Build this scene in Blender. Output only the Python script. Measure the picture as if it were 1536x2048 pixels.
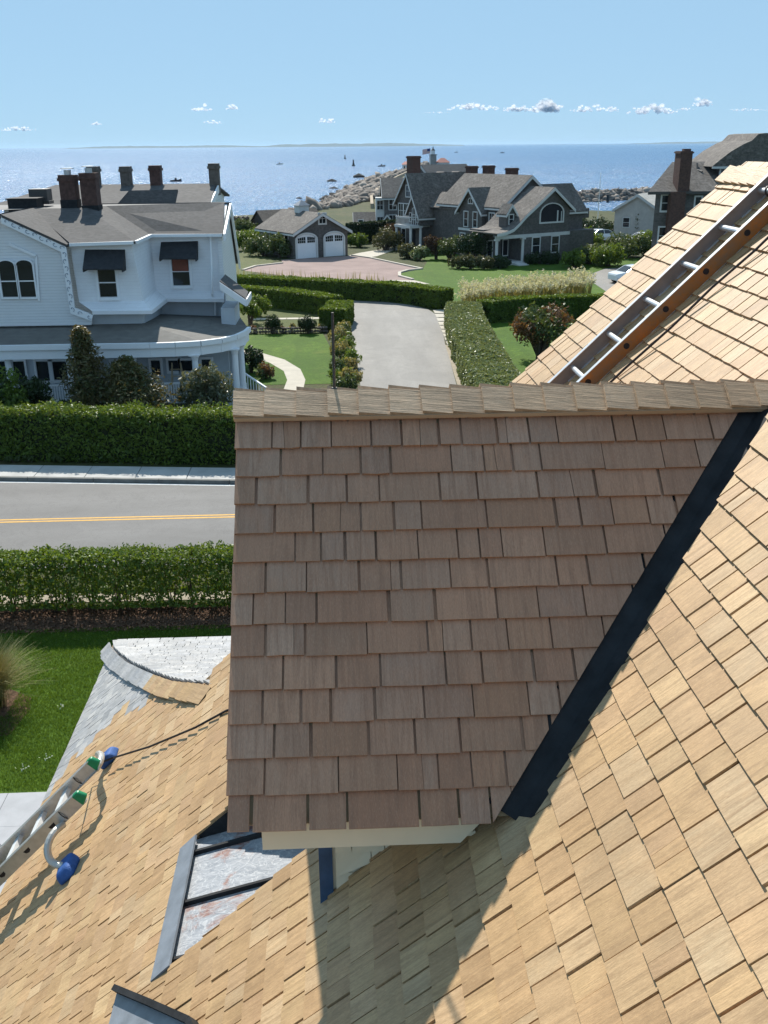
import bpy, math, random
import numpy as np
from mathutils import Vector, Matrix
for o in list(bpy.data.objects): bpy.data.objects.remove(o)
scene = bpy.context.scene
# ------------------------------------------------------------------ camera, sky, sun, exposure
FPX = 1930.0; EYE = np.array([0.0, 0.0, 11.5])
ROLL = math.atan(12/1536); PITCH = math.atan(734/FPX/math.cos(ROLL)); YAW = math.radians(2.44)
_Fh = np.array([math.sin(YAW), math.cos(YAW), 0]); _Rw = np.array([math.cos(YAW), -math.sin(YAW), 0])
CF = math.cos(PITCH)*_Fh-math.sin(PITCH)*np.array([0, 0, 1.0]); _Uw = np.cross(_Rw, CF)
CR = math.cos(ROLL)*_Rw-math.sin(ROLL)*_Uw; CU = math.sin(ROLL)*_Rw+math.cos(ROLL)*_Uw
cam = bpy.data.cameras.new('camera'); camo = bpy.data.objects.new('camera', cam); scene.collection.objects.link(camo)
cam.sensor_fit = 'VERTICAL'; cam.sensor_height = 24; cam.lens = 24*FPX/2048
cam.clip_start = 0.1; cam.clip_end = 90000
M = Matrix(((CR[0], CU[0], -CF[0], EYE[0]), (CR[1], CU[1], -CF[1], EYE[1]), (CR[2], CU[2], -CF[2], EYE[2]), (0, 0, 0, 1)))
camo.matrix_world = M; scene.camera = camo
SUNX, SUNY, SUNZ = -0.19, 1.0, 0.955                      # direction towards the sun
SUN_AZ = math.atan2(SUNX, SUNY); SUN_EL = math.atan2(SUNZ, math.hypot(SUNX, SUNY))
world = bpy.data.worlds.new('World'); scene.world = world; world.use_nodes = True
wn = world.node_tree; wn.nodes.clear()
sky = wn.nodes.new('ShaderNodeTexSky'); sky.sky_type = 'NISHITA'; sky.sun_disc = False
sky.sun_elevation = SUN_EL; sky.sun_rotation = SUN_AZ; sky.altitude = 0; sky.air_density = 0.6; sky.dust_density = 0.0; sky.ozone_density = 6.0
bg = wn.nodes.new('ShaderNodeBackground'); bg.inputs[1].default_value = 0.1
wo = wn.nodes.new('ShaderNodeOutputWorld')
gm = wn.nodes.new('ShaderNodeGamma'); gm.inputs[1].default_value = 0.15          # compresses the sky's brightness range evenly
tn = wn.nodes.new('ShaderNodeMix'); tn.data_type = 'RGBA'; tn.blend_type = 'MULTIPLY'; tn.inputs[0].default_value = 1; tn.inputs[7].default_value = (2.5, 3.72, 4.72, 1)
wn.links.new(sky.outputs[0], gm.inputs[0]); wn.links.new(gm.outputs[0], tn.inputs[6]); wn.links.new(tn.outputs[2], bg.inputs[0]); wn.links.new(bg.outputs[0], wo.inputs[0])
sl = bpy.data.lights.new('sun', 'SUN'); sl.energy = 5.0; sl.angle = math.radians(0.53); sl.color = (1.0, 0.95, 0.86)
so = bpy.data.objects.new('sun', sl); scene.collection.objects.link(so)
so.rotation_euler = Vector((SUNX, SUNY, SUNZ)).to_track_quat('Z', 'Y').to_euler()
scene.view_settings.view_transform = 'Standard'; scene.view_settings.look = 'None'
scene.view_settings.exposure = 0.42; scene.view_settings.gamma = 1
scene.render.engine = 'CYCLES'
scene.cycles.max_bounces = 5; scene.cycles.diffuse_bounces = 3; scene.cycles.glossy_bounces = 2; scene.cycles.transmission_bounces = 2; scene.cycles.volume_bounces = 0; scene.cycles.transparent_max_bounces = 24; scene.cycles.sample_clamp_indirect = 6

# ------------------------------------------------------------------ helpers
random.seed(7); RNG = np.random.default_rng(11)
COL = scene.collection
def ray(px, py): return (px-768)/FPX*CR-(py-1024)/FPX*CU+CF
def gz(px, py, z=0.0):
    r = ray(px, py); return EYE+r*(z-EYE[2])/r[2]
def gy(px, py, Y):
    r = ray(px, py); return EYE+r*Y/r[1]
def gplane(px, py, P0, n):
    r = ray(px, py); n = np.array(n); return EYE+r*((np.array(P0)-EYE)@n/(r@n))
def V(*a): return np.array(a, float)
def link(o, parent=None, base=None):
    COL.objects.link(o)
    if parent is not None:
        o.parent = parent
        o.matrix_parent_inverse = Matrix.Translation(-Vector(parent.get('_b', (0, 0, 0))))
    return o
def tag(o, label=None, cat=None, group=None, kind=None):
    if label: o['label'] = label
    if cat: o['category'] = cat
    if group: o['group'] = group
    if kind: o['kind'] = kind
    return o
def thing(name, loc, label, cat, group=None):
    o = bpy.data.objects.new(name, None); o.empty_display_size = .3; COL.objects.link(o)
    o.location = [float(c) for c in loc]; o['_b'] = [float(c) for c in loc]
    return tag(o, label, cat, group)
class MB:
    """collects polygons (world coordinates) into one mesh object"""
    def __init__(s): s.v = []; s.f = []; s.mi = []; s.uv = []; s.m = 0
    def poly(s, pts, uv=None, m=None):
        n = len(s.v); s.v += [tuple(float(c) for c in p) for p in pts]; s.f.append(list(range(n, n+len(pts))))
        s.mi.append(s.m if m is None else m); s.uv += list(uv) if uv is not None else [(0, 0)]*len(pts)
    def box(s, c, size, ax=(1, 0, 0), ay=(0, 1, 0), az=(0, 0, 1), m=None):
        c = V(*c); ax = V(*ax)*size[0]/2; ay = V(*ay)*size[1]/2; az = V(*az)*size[2]/2
        P = [c+i*ax+j*ay+k*az for k in (-1, 1) for j in (-1, 1) for i in (-1, 1)]
        s.hexa(P, m)
    def hexa(s, P, m=None):
        for q in ((0, 2, 3, 1), (4, 5, 7, 6), (0, 1, 5, 4), (2, 6, 7, 3), (0, 4, 6, 2), (1, 3, 7, 5)): s.poly([P[i] for i in q], m=m)
    def bb(s, a, b, m=None):
        s.box([(a[i]+b[i])/2 for i in range(3)], [abs(b[i]-a[i]) for i in range(3)], m=m)
    def prism(s, pts, d, m=None, cap=True):
        pts = [V(*p) for p in pts]; d = V(*d); n = len(pts)
        if cap:
            s.poly(pts[::-1], m=m); s.poly([p+d for p in pts], m=m)
        for i in range(n):
            j = (i+1) % n; s.poly([pts[i], pts[j], pts[j]+d, pts[i]+d], m=m)
    def bar(s, p, q, w, h, up=(0, 0, 1), m=None):
        p = V(*p); q = V(*q); d = q-p; L = np.linalg.norm(d); d = d/L
        a = np.cross(d, V(*up)); a = a/np.linalg.norm(a); b = np.cross(a, d)
        s.box((p+q)/2, (L, w, h), d, a, b, m)
    def tube(s, pts, r, n=8, m=None, caps=True):
        pts = [V(*p) for p in pts]; rr = r if hasattr(r, '__len__') else [r]*len(pts); rings = []
        ref = None
        for i, p in enumerate(pts):
            d = pts[min(i+1, len(pts)-1)]-pts[max(i-1, 0)]; d = d/np.linalg.norm(d)
            if ref is None or abs(ref@d) > .95: ref = V(0, 0, 1) if abs(d[2]) < .9 else V(1, 0, 0)
            a = np.cross(d, ref); a /= np.linalg.norm(a); b = np.cross(d, a); ref = np.cross(a, d)
            rings.append([p+rr[i]*(math.cos(2*math.pi*k/n)*a+math.sin(2*math.pi*k/n)*b) for k in range(n)])
        for i in range(len(rings)-1):
            for k in range(n):
                l = (k+1) % n; s.poly([rings[i][k], rings[i][l], rings[i+1][l], rings[i+1][k]], m=m)
        if caps: s.poly(rings[0][::-1], m=m); s.poly(rings[-1], m=m)
    def build(s, name, mats, parent=None, smooth=False, merge=False):
        me = bpy.data.meshes.new(name); me.from_pydata(s.v, [], s.f)
        if not isinstance(mats, (list, tuple)): mats = [mats]
        for m in mats: me.materials.append(m)
        if len(mats) > 1: me.polygons.foreach_set('material_index', s.mi)
        if any(u != (0, 0) for u in s.uv):
            l = me.uv_layers.new(name='UVMap'); l.data.foreach_set('uv', np.array(s.uv, np.float32).ravel())
        if merge:
            import bmesh
            b = bmesh.new(); b.from_mesh(me); bmesh.ops.remove_doubles(b, verts=b.verts, dist=1e-4); b.to_mesh(me); b.free()
        if smooth: me.polygons.foreach_set('use_smooth', [True]*len(me.polygons))
        me.validate(); me.update()
        o = bpy.data.objects.new(name, me); return link(o, parent)
def sheet(name, pts, mat, z, parent=None, kind='structure'):
    m = MB(); m.poly([(p[0], p[1], z) for p in pts]); o = m.build(name, mat, parent)
    if parent is None: o['kind'] = kind
    return o
def npmesh(name, co, faces, mat, parent=None, uv=None, smooth=False):
    """fast mesh from numpy arrays; faces (F,k)"""
    me = bpy.data.meshes.new(name); F, k = faces.shape
    me.vertices.add(len(co)); me.vertices.foreach_set('co', np.asarray(co, np.float32).ravel())
    me.loops.add(F*k); me.loops.foreach_set('vertex_index', faces.astype(np.int32).ravel())
    me.polygons.add(F); me.polygons.foreach_set('loop_start', np.arange(0, F*k, k, dtype=np.int32))
    try: me.polygons.foreach_set('loop_total', np.full(F, k, np.int32))
    except Exception: pass
    if uv is not None:
        l = me.uv_layers.new(name='UVMap'); l.data.foreach_set('uv', np.asarray(uv, np.float32).ravel())
    if smooth: me.polygons.foreach_set('use_smooth', [True]*F)
    me.materials.append(mat); me.update(); me.validate()
    return link(bpy.data.objects.new(name, me), parent)

# ------------------------------------------------------------------ materials
MATS = {}
class NT:
    def __init__(s, name):
        s.m = bpy.data.materials.new(name); s.m.use_nodes = True; s.t = s.m.node_tree; s.n = s.t.nodes
        s.b = s.n['Principled BSDF']; MATS[name] = s.m
    def new(s, t, **k):
        n = s.n.new(t)
        for a, v in k.items(): setattr(n, a, v)
        return n
    def l(s, a, b): s.t.links.new(a, b)
    def set(s, node, **k):
        for a, v in k.items(): node.inputs[a.replace('_', ' ')].default_value = v
    def noise(s, vec, scale, detail=4, rough=.55, dist=0.0):
        n = s.new('ShaderNodeTexNoise'); n.inputs['Scale'].default_value = scale; n.inputs['Detail'].default_value = detail
        n.inputs['Roughness'].default_value = rough; n.inputs['Distortion'].default_value = dist
        if vec is not None: s.l(vec, n.inputs['Vector'])
        return n.outputs[0]
    def ramp(s, fac, *stops):
        r = s.new('ShaderNodeValToRGB'); e = r.color_ramp.elements
        while len(e) < len(stops): e.new(.5)
        for x, (p, c) in zip(e, stops): x.position = p; x.color = (*c, 1) if len(c) == 3 else c
        s.l(fac, r.inputs[0]); return r.outputs[0]
    def mix(s, fac, a, b, mode='MIX'):
        n = s.new('ShaderNodeMix', data_type='RGBA', blend_type=mode)
        for i, v in ((0, fac), (6, a), (7, b)):
            if hasattr(v, 'node'): s.l(v, n.inputs[i])
            else: n.inputs[i].default_value = v if i == 0 else ((*v, 1) if len(v) == 3 else v)
        return n.outputs[2]
    def math(s, op, a, b=0.0):
        n = s.new('ShaderNodeMath', operation=op)
        for i, v in ((0, a), (1, b)):
            if hasattr(v, 'node'): s.l(v, n.inputs[i])
            else: n.inputs[i].default_value = v
        return n.outputs[0]
    def mapping(s, vec, scale=(1, 1, 1), rot=(0, 0, 0), loc=(0, 0, 0)):
        n = s.new('ShaderNodeMapping'); n.inputs['Scale'].default_value = scale; n.inputs['Rotation'].default_value = rot; n.inputs['Location'].default_value = loc
        s.l(vec, n.inputs[0]); return n.outputs[0]
    def pos(s): return s.new('ShaderNodeNewGeometry').outputs['Position']
    def bump(s, h, strength, dist):
        n = s.new('ShaderNodeBump'); n.inputs['Strength'].default_value = strength; n.inputs['Distance'].default_value = dist
        s.l(h, n.inputs['Height']); s.l(n.outputs[0], s.b.inputs['Normal']); return n
def rgbm(c, k): return tuple(min(1, x*k) for x in c)
def plain(name, c, rough=.6, var=.12, scale=3.0, bump=0, bscale=40, spec=.3, metal=0, bdist=.01, det=5):
    """a colour with soft uneven patches and fine relief"""
    t = NT(name); p = t.pos(); n = t.noise(p, scale, det, .6)
    t.l(t.ramp(n, (.3, rgbm(c, 1-var)), (.7, rgbm(c, 1+var))), t.b.inputs['Base Color'])
    t.set(t.b, Roughness=rough, Metallic=metal); t.b.inputs['Specular IOR Level'].default_value = spec
    if bump: t.bump(t.noise(p, bscale, 4, .6), bump, bdist)
    return t.m
def rnd_value(t):
    oi = t.new('ShaderNodeObjectInfo').outputs['Random']; g = t.new('ShaderNodeNewGeometry').outputs['Random Per Island']
    return t.math('FRACT', t.math('ADD', oi, g))
def wood(name, cols, rough=.62, grain=.22, bump=.35, vary=.14):
    t = NT(name); uv = t.new('ShaderNodeUVMap').outputs[0]; r = rnd_value(t); r2 = t.math('FRACT', t.math('MULTIPLY', r, 17.31)); p = t.pos()
    cb = t.new('ShaderNodeCombineXYZ'); t.l(t.math('MULTIPLY', r, 37.0), cb.inputs[0]); t.l(t.math('MULTIPLY', r2, 91.0), cb.inputs[2])
    add = t.new('ShaderNodeVectorMath', operation='ADD'); t.l(uv, add.inputs[0]); t.l(cb.outputs[0], add.inputs[1]); uvr = add.outputs[0]
    fine = t.noise(t.mapping(uvr, (190, 6, 1)), 1.0, 5, .65, .8); wide = t.noise(t.mapping(uvr, (30, 2.2, 1)), 1.0, 4, .6, 1.6)
    blot = t.noise(t.mapping(uvr, (13, 10, 1)), 1.0, 4, .6); stain = t.noise(p, 1.7, 4, .6); sp = t.noise(t.mapping(uvr, (430, 70, 1)), 1.0, 3, .7)
    n = len(cols); base = t.ramp(r, *[(i/(n-1) if n > 1 else 0, c) for i, c in enumerate(cols)])
    base = t.mix(1.0, base, t.ramp(r2, (0, (1-vary,)*3), (1, (1+vary,)*3)), 'MULTIPLY')
    c = t.mix(t.ramp(wide, (.44, (0, 0, 0)), (.70, (.7, .7, .7))), base, rgbm(cols[0], .66))
    c = t.mix(t.ramp(fine, (.34, (grain, grain, grain)), (.58, (0, 0, 0))), c, rgbm(cols[0], .4))
    c = t.mix(t.ramp(blot, (.46, (0, 0, 0)), (.78, (.45, .45, .45))), c, rgbm(cols[-1], 1.25))
    c = t.mix(t.ramp(stain, (.34, (.32, .32, .32)), (.55, (0, 0, 0))), c, rgbm(cols[0], .62))
    c = t.mix(t.ramp(sp, (.36, (.36, .36, .36)), (.52, (0, 0, 0))), c, rgbm(cols[0], .6)); c = t.mix(t.ramp(sp, (.56, (0, 0, 0)), (.74, (.42, .42, .42))), c, rgbm(cols[2], 1.3))
    t.l(c, t.b.inputs['Base Color']); t.set(t.b, Roughness=rough); t.b.inputs['Specular IOR Level'].default_value = .35
    hb = t.math('ADD', t.math('MULTIPLY', fine, .7), wide); t.bump(hb, bump, .005)
    return t.m
def leafmat(name, c1, c2, c3, trans=.25, rough=.5):
    t = NT(name); g = t.new('ShaderNodeNewGeometry'); r = g.outputs['Random Per Island']
    big = t.noise(g.outputs['Position'], .9, 3); col = t.ramp(r, (0, c1), (.55, c2), (1, c3))
    col = t.mix(t.ramp(big, (.35, (0, 0, 0)), (.75, (.5, .5, .5))), col, rgbm(c3, .95))
    t.l(col, t.b.inputs['Base Color']); t.set(t.b, Roughness=rough); t.b.inputs['Specular IOR Level'].default_value = .35
    tr = t.new('ShaderNodeBsdfTranslucent'); t.l(t.mix(.5, col, (min(1, c3[0]*1.9), min(1, c3[1]*1.6), c3[2]*.5)), tr.inputs[0])
    mx = t.new('ShaderNodeMixShader'); mx.inputs[0].default_value = trans; t.l(t.b.outputs[0], mx.inputs[1]); t.l(tr.outputs[0], mx.inputs[2])
    t.l(mx.outputs[0], t.n['Material Output'].inputs[0]); return t.m
CEDAR = wood('cedar_shingle', [(.42, .26, .13), (.50, .325, .16), (.55, .385, .205), (.47, .29, .155), (.55, .40, .235), (.45, .28, .14), (.53, .345, .18)], rough=.55, vary=.11)
SHADECEDAR = wood('shade_tinted_cedar', [(.41, .215, .125), (.46, .25, .148), (.48, .295, .195), (.42, .22, .122), (.45, .28, .19), (.40, .20, .112)], rough=.55, vary=.13, grain=.13)  # same cedar as the main slope; dormer's shaded tone put into the colour
CEDAR_CAP = wood('cedar_cap', [(.48, .325, .20), (.57, .41, .27), (.53, .365, .225)], rough=.7, grain=.5, bump=.9, vary=.14)
GREYWOOD = wood('grey_wood_shingle', [(.31, .31, .31), (.45, .43, .41), (.36, .36, .37), (.50, .48, .45)], rough=.5, grain=.12)  # paler grey tone for far slope, hip and eave corner
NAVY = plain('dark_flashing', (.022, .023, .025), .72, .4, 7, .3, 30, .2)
LEAD = plain('grey_flashing', (.20, .22, .25), .45, .2, 8, .1, 40, .5)
CREAM = plain('primed_board', (.86, .73, .53), .6, .05, 4, .05, 80)
BLUE_TAPE = plain('blue_membrane', (.045, .09, .17), .5, .25, 12)
DECK = plain('roof_deck', (.30, .21, .12), .8, .2, 6)
ALU = plain('ladder_aluminium', (.52, .52, .52), .38, .12, 14, .05, 90, .5, .75)
ALUW = plain('rung_aluminium', (.66, .67, .68), .35, .08, 20, 0, 1, .5, .6)
RUBBER = plain('black_rubber', (.018, .014, .016), .5, .2, 20)
GREEN_PL = plain('green_plastic', (.01, .22, .09), .4, .12, 20)
BLUE_PAD = plain('blue_pad', (.035, .10, .30), .65, .2, 25, .2, 60)
STEEL = plain('dark_steel', (.07, .065, .06), .55, .3, 20, 0, 1, .5, .4)
WHITEP = plain('white_paint', (.82, .83, .85), .5, .04, .8)
CONCRETE = plain('concrete', (.42, .41, .39), .85, .14, 1.2, .25, 30)
KERB = plain('granite_kerb', (.16, .16, .15), .85, .25, 2.5, .3, 25)
YELLOWP = plain('yellow_paint', (.55, .30, .05), .7, .15, 6)
MULCH = plain('bark_mulch', (.11, .065, .04), .95, .5, 9, .9, 26, .2, 0, .04)
BRICK = plain('brick_red', (.095, .052, .042), .85, .35, 6, .4, 22)
GLASS = plain('window_glass', (.018, .022, .026), .08, .3, .8, 0, 1, .6)
def asphalt(name, c, sc=1.0, axis=0):
    t = NT(name); p = t.pos(); big = t.noise(t.mapping(p, (.12, .7, 1) if axis == 0 else (.7, .10, 1)), 1.0, 4, .6); fine = t.noise(p, 55*sc, 3, .7); crack = t.noise(p, .9, 6, .65, 1.5); blot = t.noise(p, .8, 4, .6); patch = t.noise(p, .23, 1, .3)
    c1 = t.ramp(big, (.3, rgbm(c, .80)), (.7, rgbm(c, 1.16))); c1 = t.mix(t.ramp(blot, (.3, (.5, .5, .5)), (.5, (0, 0, 0))), c1, rgbm(c, .72)); c1 = t.mix(t.ramp(patch, (.60, (0, 0, 0)), (.61, (.4, .4, .4))), c1, rgbm(c, .78))
    c2 = t.mix(t.ramp(fine, (.35, (.45, .45, .45)), (.6, (0, 0, 0))), c1, rgbm(c, .5)); c2 = t.mix(t.ramp(fine, (.62, (0, 0, 0)), (.74, (.5, .5, .5))), c2, rgbm(c, 2.0))
    c2 = t.mix(t.ramp(crack, (.487, (0, 0, 0)), (.5, (.5, .5, .5)), (.513, (0, 0, 0))), c2, rgbm(c, .5))
    t.l(c2, t.b.inputs['Base Color']); t.set(t.b, Roughness=.8); t.bump(fine, .25, .01); return t.m
ASPH = asphalt('asphalt_main', (.155, .15, .145)); ASPH2 = asphalt('asphalt_lane', (.24, .225, .205), 1.0, 1)
def lawnmat(name, a, b, c, s=1.0):
    t = NT(name); p = t.pos(); big = t.noise(p, .16*s, 4, .6); mid = t.noise(p, 1.6*s, 4, .6); fine = t.noise(p, 40, 3, .7); tuft = t.noise(p, 5.5, 4, .75); mow = t.noise(t.mapping(p, (1.1, .05, 1), (0, 0, .5)), 1.0, 1, .4)
    col = t.ramp(big, (.3, a), (.5, b), (.72, c)); col = t.mix(t.ramp(tuft, (.34, (.75, .75, .75)), (.56, (0, 0, 0))), col, rgbm(a, .58)); col = t.mix(t.ramp(tuft, (.55, (0, 0, 0)), (.75, (.6, .6, .6))), col, rgbm(c, 1.2)); col = t.mix(t.ramp(mow, (.45, (.28, .28, .28)), (.55, (0, 0, 0))), col, rgbm(a, .7)); col = t.mix(t.ramp(mid, (.35, (.6, .6, .6)), (.65, (0, 0, 0))), col, rgbm(a, .7)); dry = t.noise(p, .55*s, 5, .7); col = t.mix(t.ramp(dry, (.56, (0, 0, 0)), (.75, (.5, .5, .5))), col, (min(1, c[0]*1.5), c[1]*.95, c[2]*2.2))
    col = t.mix(t.ramp(fine, (.3, (.6, .6, .6)), (.6, (0, 0, 0))), col, rgbm(a, .45))
    t.l(col, t.b.inputs['Base Color']); t.set(t.b, Roughness=.85); t.b.inputs['Specular IOR Level'].default_value = .15; t.bump(fine, .6, .03); return t.m
LAWN = lawnmat('lawn_grass', (.065, .135, .012), (.095, .18, .014), (.135, .225, .022)); EARTH = lawnmat('coastal_ground', (.05, .07, .02), (.085, .09, .03), (.15, .12, .06), .6)
DRYLAWN = lawnmat('dry_lawn', (.10, .125, .035), (.13, .145, .05), (.165, .16, .065))
PAVE = plain('pink_gravel', (.27, .195, .175), .9, .18, .35, .5, 14)
DIRT = plain('dry_earth', (.33, .28, .21), .95, .2, 2, .3, 20)
SAND = plain('pale_stone', (.46, .42, .35), .85, .12, 1.5, .2, 20)
def seamat():
    t = NT('sea_water'); p = t.pos()
    a = t.noise(t.mapping(p, (.50, .17, 1)), 1.0, 6, .78, .2); b = t.noise(t.mapping(p, (.02, .035, 1)), 1.0, 4, .6)
    c = t.noise(t.mapping(p, (.0012, .010, 1)), 1.0, 4, .6, .8); d = t.noise(t.mapping(p, (1.6, .22, 1)), 1.0, 3, .8)
    col = t.ramp(c, (.35, (.006, .075, .20)), (.65, (.018, .12, .27)))
    t.l(col, t.b.inputs['Base Color']); t.b.inputs['IOR'].default_value = 1.33; t.b.inputs['Specular IOR Level'].default_value = .38
    rg = t.math('ADD', t.math('MULTIPLY', t.ramp(d, (.42, (1, 1, 1)), (.64, (0, 0, 0))), .22), .10); t.l(rg, t.b.inputs['Roughness'])
    h = t.math('ADD', t.math('MULTIPLY', a, 1.0), t.math('MULTIPLY', b, 2.2)); t.bump(h, .7, 1.2); return t.m
SEA = seamat()

# ------------------------------------------------------------------ ground, sea, streets
LAND = np.array([(-420, -90), (-420, 172), (-60, 186), (-26, 200), (-20, 214), (-15, 238), (-12, 275), (-9, 318), (-4, 380), (-1, 404), (6, 444), (16, 500), (31, 600), (42, 655), (52, 715),
                 (64, 722), (74, 690), (77, 600), (72, 470), (60, 330), (50, 240), (50, 206), (62, 200), (110, 214), (420, 230), (420, -90)], float)
def land_sd(X, Y):
    d = np.full(X.shape, 1e9); ins = np.zeros(X.shape, bool); n = len(LAND)
    for i in range(n):
        a, b = LAND[i], LAND[(i+1) % n]; e = b-a; w0 = X-a[0]; w1 = Y-a[1]
        t = np.clip((w0*e[0]+w1*e[1])/(e@e), 0, 1); d = np.minimum(d, np.hypot(w0-t*e[0], w1-t*e[1]))
        c = ((a[1] <= Y) & (b[1] > Y)) | ((b[1] <= Y) & (a[1] > Y))
        with np.errstate(divide='ignore', invalid='ignore'): xi = a[0]+(Y-a[1])/(b[1]-a[1])*(b[0]-a[0])
        ins ^= c & (X < xi)
    return np.where(ins, d, -d)
def terrain(X, Y):
    s = land_sd(X, Y); t = np.clip((s+6)/28, 0, 1); t = t*t*(3-2*t)
    hump = np.exp(-(((X-54)/22)**2+((Y-590)/75)**2))*.9
    return -8+8*t+hump*np.clip(s/25, 0, 1)
gx = np.concatenate([np.linspace(-420, -60, 40, endpoint=False), np.linspace(-60, 130, 96, endpoint=False), np.linspace(130, 420, 30)])
gyv = np.concatenate([np.linspace(-90, 150, 30, endpoint=False), np.linspace(150, 700, 190, endpoint=False), np.linspace(700, 900, 40)])
GX, GY = np.meshgrid(gx, gyv); GZ = terrain(GX, GY)-.012
idx = np.arange(GX.size).reshape(GX.shape)
ground = npmesh('ground', np.stack([GX, GY, GZ], -1).reshape(-1, 3), np.stack([idx[:-1, :-1], idx[:-1, 1:], idx[1:, 1:], idx[1:, :-1]], -1).reshape(-1, 4), EARTH, smooth=True)
ground['kind'] = 'structure'
sheet('sea', [(-60000, -300), (60000, -300), (60000, 60000), (-60000, 60000)], SEA, -4.5)
# near street, along X
far = lambda x: 33.37-(x+4)*.1109 if x < -4 else 33.37-(x+4)*.03
sheet('street', [(-60, 26.2), (60, 26.2), (60, far(60)), (-4, far(-4)), (-13, far(-13)), (-60, far(-13)+8)], ASPH, .004)
for dy in (-.105, .105):
    mk = sheet('centre_line', [(-60, 30.16+dy-.055), (60, 30.16+dy-.055), (60, 30.16+dy+.055), (-60, 30.16+dy+.055)], YELLOWP, .008)
GUTTER = plain('gutter_line', (.62, .62, .60), .8, .2, 5)
sheet('edge_line', [(-60, far(-13)+5.1-.02), (-13, far(-13)-.18), (-4, far(-4)-.18), (60, far(60)-.18), (60, far(60)-.06), (-4, far(-4)-.06), (-13, far(-13)-.06), (-60, far(-13)+5.2+.02)], GUTTER, .008)
kb = MB()                                                      # kerb stones and pavement slabs
pav = bpy.data.objects.new('pavement', None); COL.objects.link(pav); pav['kind'] = 'structure'
xs = [-13.4-2.72*k for k in range(3, 0, -1)]+[-13.4+1.9*k for k in range(0, 40)]
for i in range(len(xs)-1):
    a, b = xs[i]+.012, xs[i+1]-.012
    m = MB(); m.hexa([V(a, far(a)+.17, -.05), V(b, far(b)+.17, -.05), V(a, far(a)+1.5, -.05), V(b, far(b)+1.5, -.05), V(a, far(a)+.17, .13), V(b, far(b)+.17, .13), V(a, far(a)+1.5, .14), V(b, far(b)+1.5, .14)])
    m.build('pavement_slab', CONCRETE, pav)
ks = [-14.2+2.5*k+random.uniform(-.1, .1) for k in range(-3, 30)]
for i in range(len(ks)-1):
    a, b = ks[i]+.01, ks[i+1]-.01
    m = MB(); m.hexa([V(a, far(a), -.05), V(b, far(b), -.05), V(a, far(a)+.16, -.05), V(b, far(b)+.16, -.05), V(a, far(a)+.02, .14), V(b, far(b)+.02, .14), V(a, far(a)+.16, .145), V(b, far(b)+.16, .145)])
    m.build('kerb_stone', KERB, pav)
# lane running away towards the sea
lane = [(.95, 33.2), (5.2, 33.1), (5.7, 46), (6.15, 54.4), (6.35, 58.8), (6.7, 63.9), (6.95, 69.5), (6.5, 72.6), (5.2, 75), (3.5, 76.4), (1.5, 77.2), (-3, 79.5), (-9, 83), (-10.5, 80), (-5, 76.9), (-1.2, 74.2), (.4, 70.5), (.62, 66), (.78, 60), (.9, 50)]
sheet('lane', lane, ASPH2, .006)
sheet('lane_verge', [(5.6, 44), (6.6, 44), (7.0, 58), (6.35, 58.8), (6.15, 54.4), (5.75, 46)], DIRT, .0045)
sw = bpy.data.objects.new('stone_steps', None); COL.objects.link(sw); sw['kind'] = 'structure'
for k in range(9):
    a, b = gz(866+k*3.2, 620.5+k*8.0), gz(868+k*2.6, 627+k*8.0); m = MB(); m.bb((a[0], b[1], 0), (8.2, a[1]-.02, .03+.004*k)); m.build('stone_slab', SAND, sw)
sheet('lawn_house', [(-6.5, 49), (.0, 49), (-.3, 55), (-1.2, 63.2), (-6.6, 63.4)], LAWN, .002)
sheet('lawn_upper', [(-7.5, 63.6), (-1.2, 63.4), (-1.6, 74), (-7.5, 77.5)], DRYLAWN, .002)
sheet('lawn_right', [(6.8, 40), (30, 40), (30, 70), (9.6, 66), (8.6, 60)], LAWN, .002)
sheet('lawn_grey_house', [(4.8, 85), (9, 70), (32, 74), (40, 100), (20, 112), (8, 113), (9.2, 104), (8.2, 97.6), (5.6, 94.2)], LAWN, .002)
sheet('lawn_left_garage', [(-22, 86), (-9, 91.5), (-7.0, 106), (-10, 118), (-26, 118)], DRYLAWN, .002)
court = [(-9.6, 98.2), (-3.7, 92), (4.9, 86.5), (7.9, 86.5), (6.6, 89.5), (5.6, 92), (5.75, 94.6), (6.6, 96.2), (8.0, 97.3), (5.2, 103.5), (3.2, 108), (1.15, 110.6), (-5, 108), (-6.3, 107.3), (-6.0, 104), (-8.6, 101.6)]
sheet('garage_court', court, PAVE, .005)
st = MB()
for A, B, w in (((-9.6, 98.2), (-8.6, 101.6), .3), ((-6.0, 104), (-8.6, 101.6), .3), ((1.4, 110.8), (3.3, 108), .35), ((3.3, 108), (5.3, 103.5), .3), ((5.3, 103.5), (8.1, 97.4), .3), ((8.1, 97.4), (6.6, 96.3), .25), ((6.6, 96.3), (5.7, 94.6), .3), ((5.7, 94.6), (5.55, 92), .3), ((5.55, 92), (6.6, 89.4), .3)):
    st.bar((*A, .05), (*B, .05), w, .14)
st.build('court_edging', SAND)['kind'] = 'structure'
sheet('stone_apron', [(1.2, 87.9), (4.9, 86.5), (7.9, 86.5), (6.7, 89), (4.6, 89.6)], SAND, .009)
sheet('garage_path', [(1.0, 111), (3.1, 108.5), (4.2, 110), (7, 118), (6, 119), (2.2, 113.5)], SAND, .004)
pth = [(-6.6, 57.6), (-5.3, 56.2), (-4.1, 54.4), (-3.2, 52.2), (-2.9, 50), (-3.0, 47.5), (-2.0, 47.5), (-1.95, 50), (-2.3, 52.6), (-3.3, 55.2), (-4.8, 57.3), (-6.6, 58.8)]
sheet('garden_path', pth, SAND, .007)
m = MB()
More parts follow.
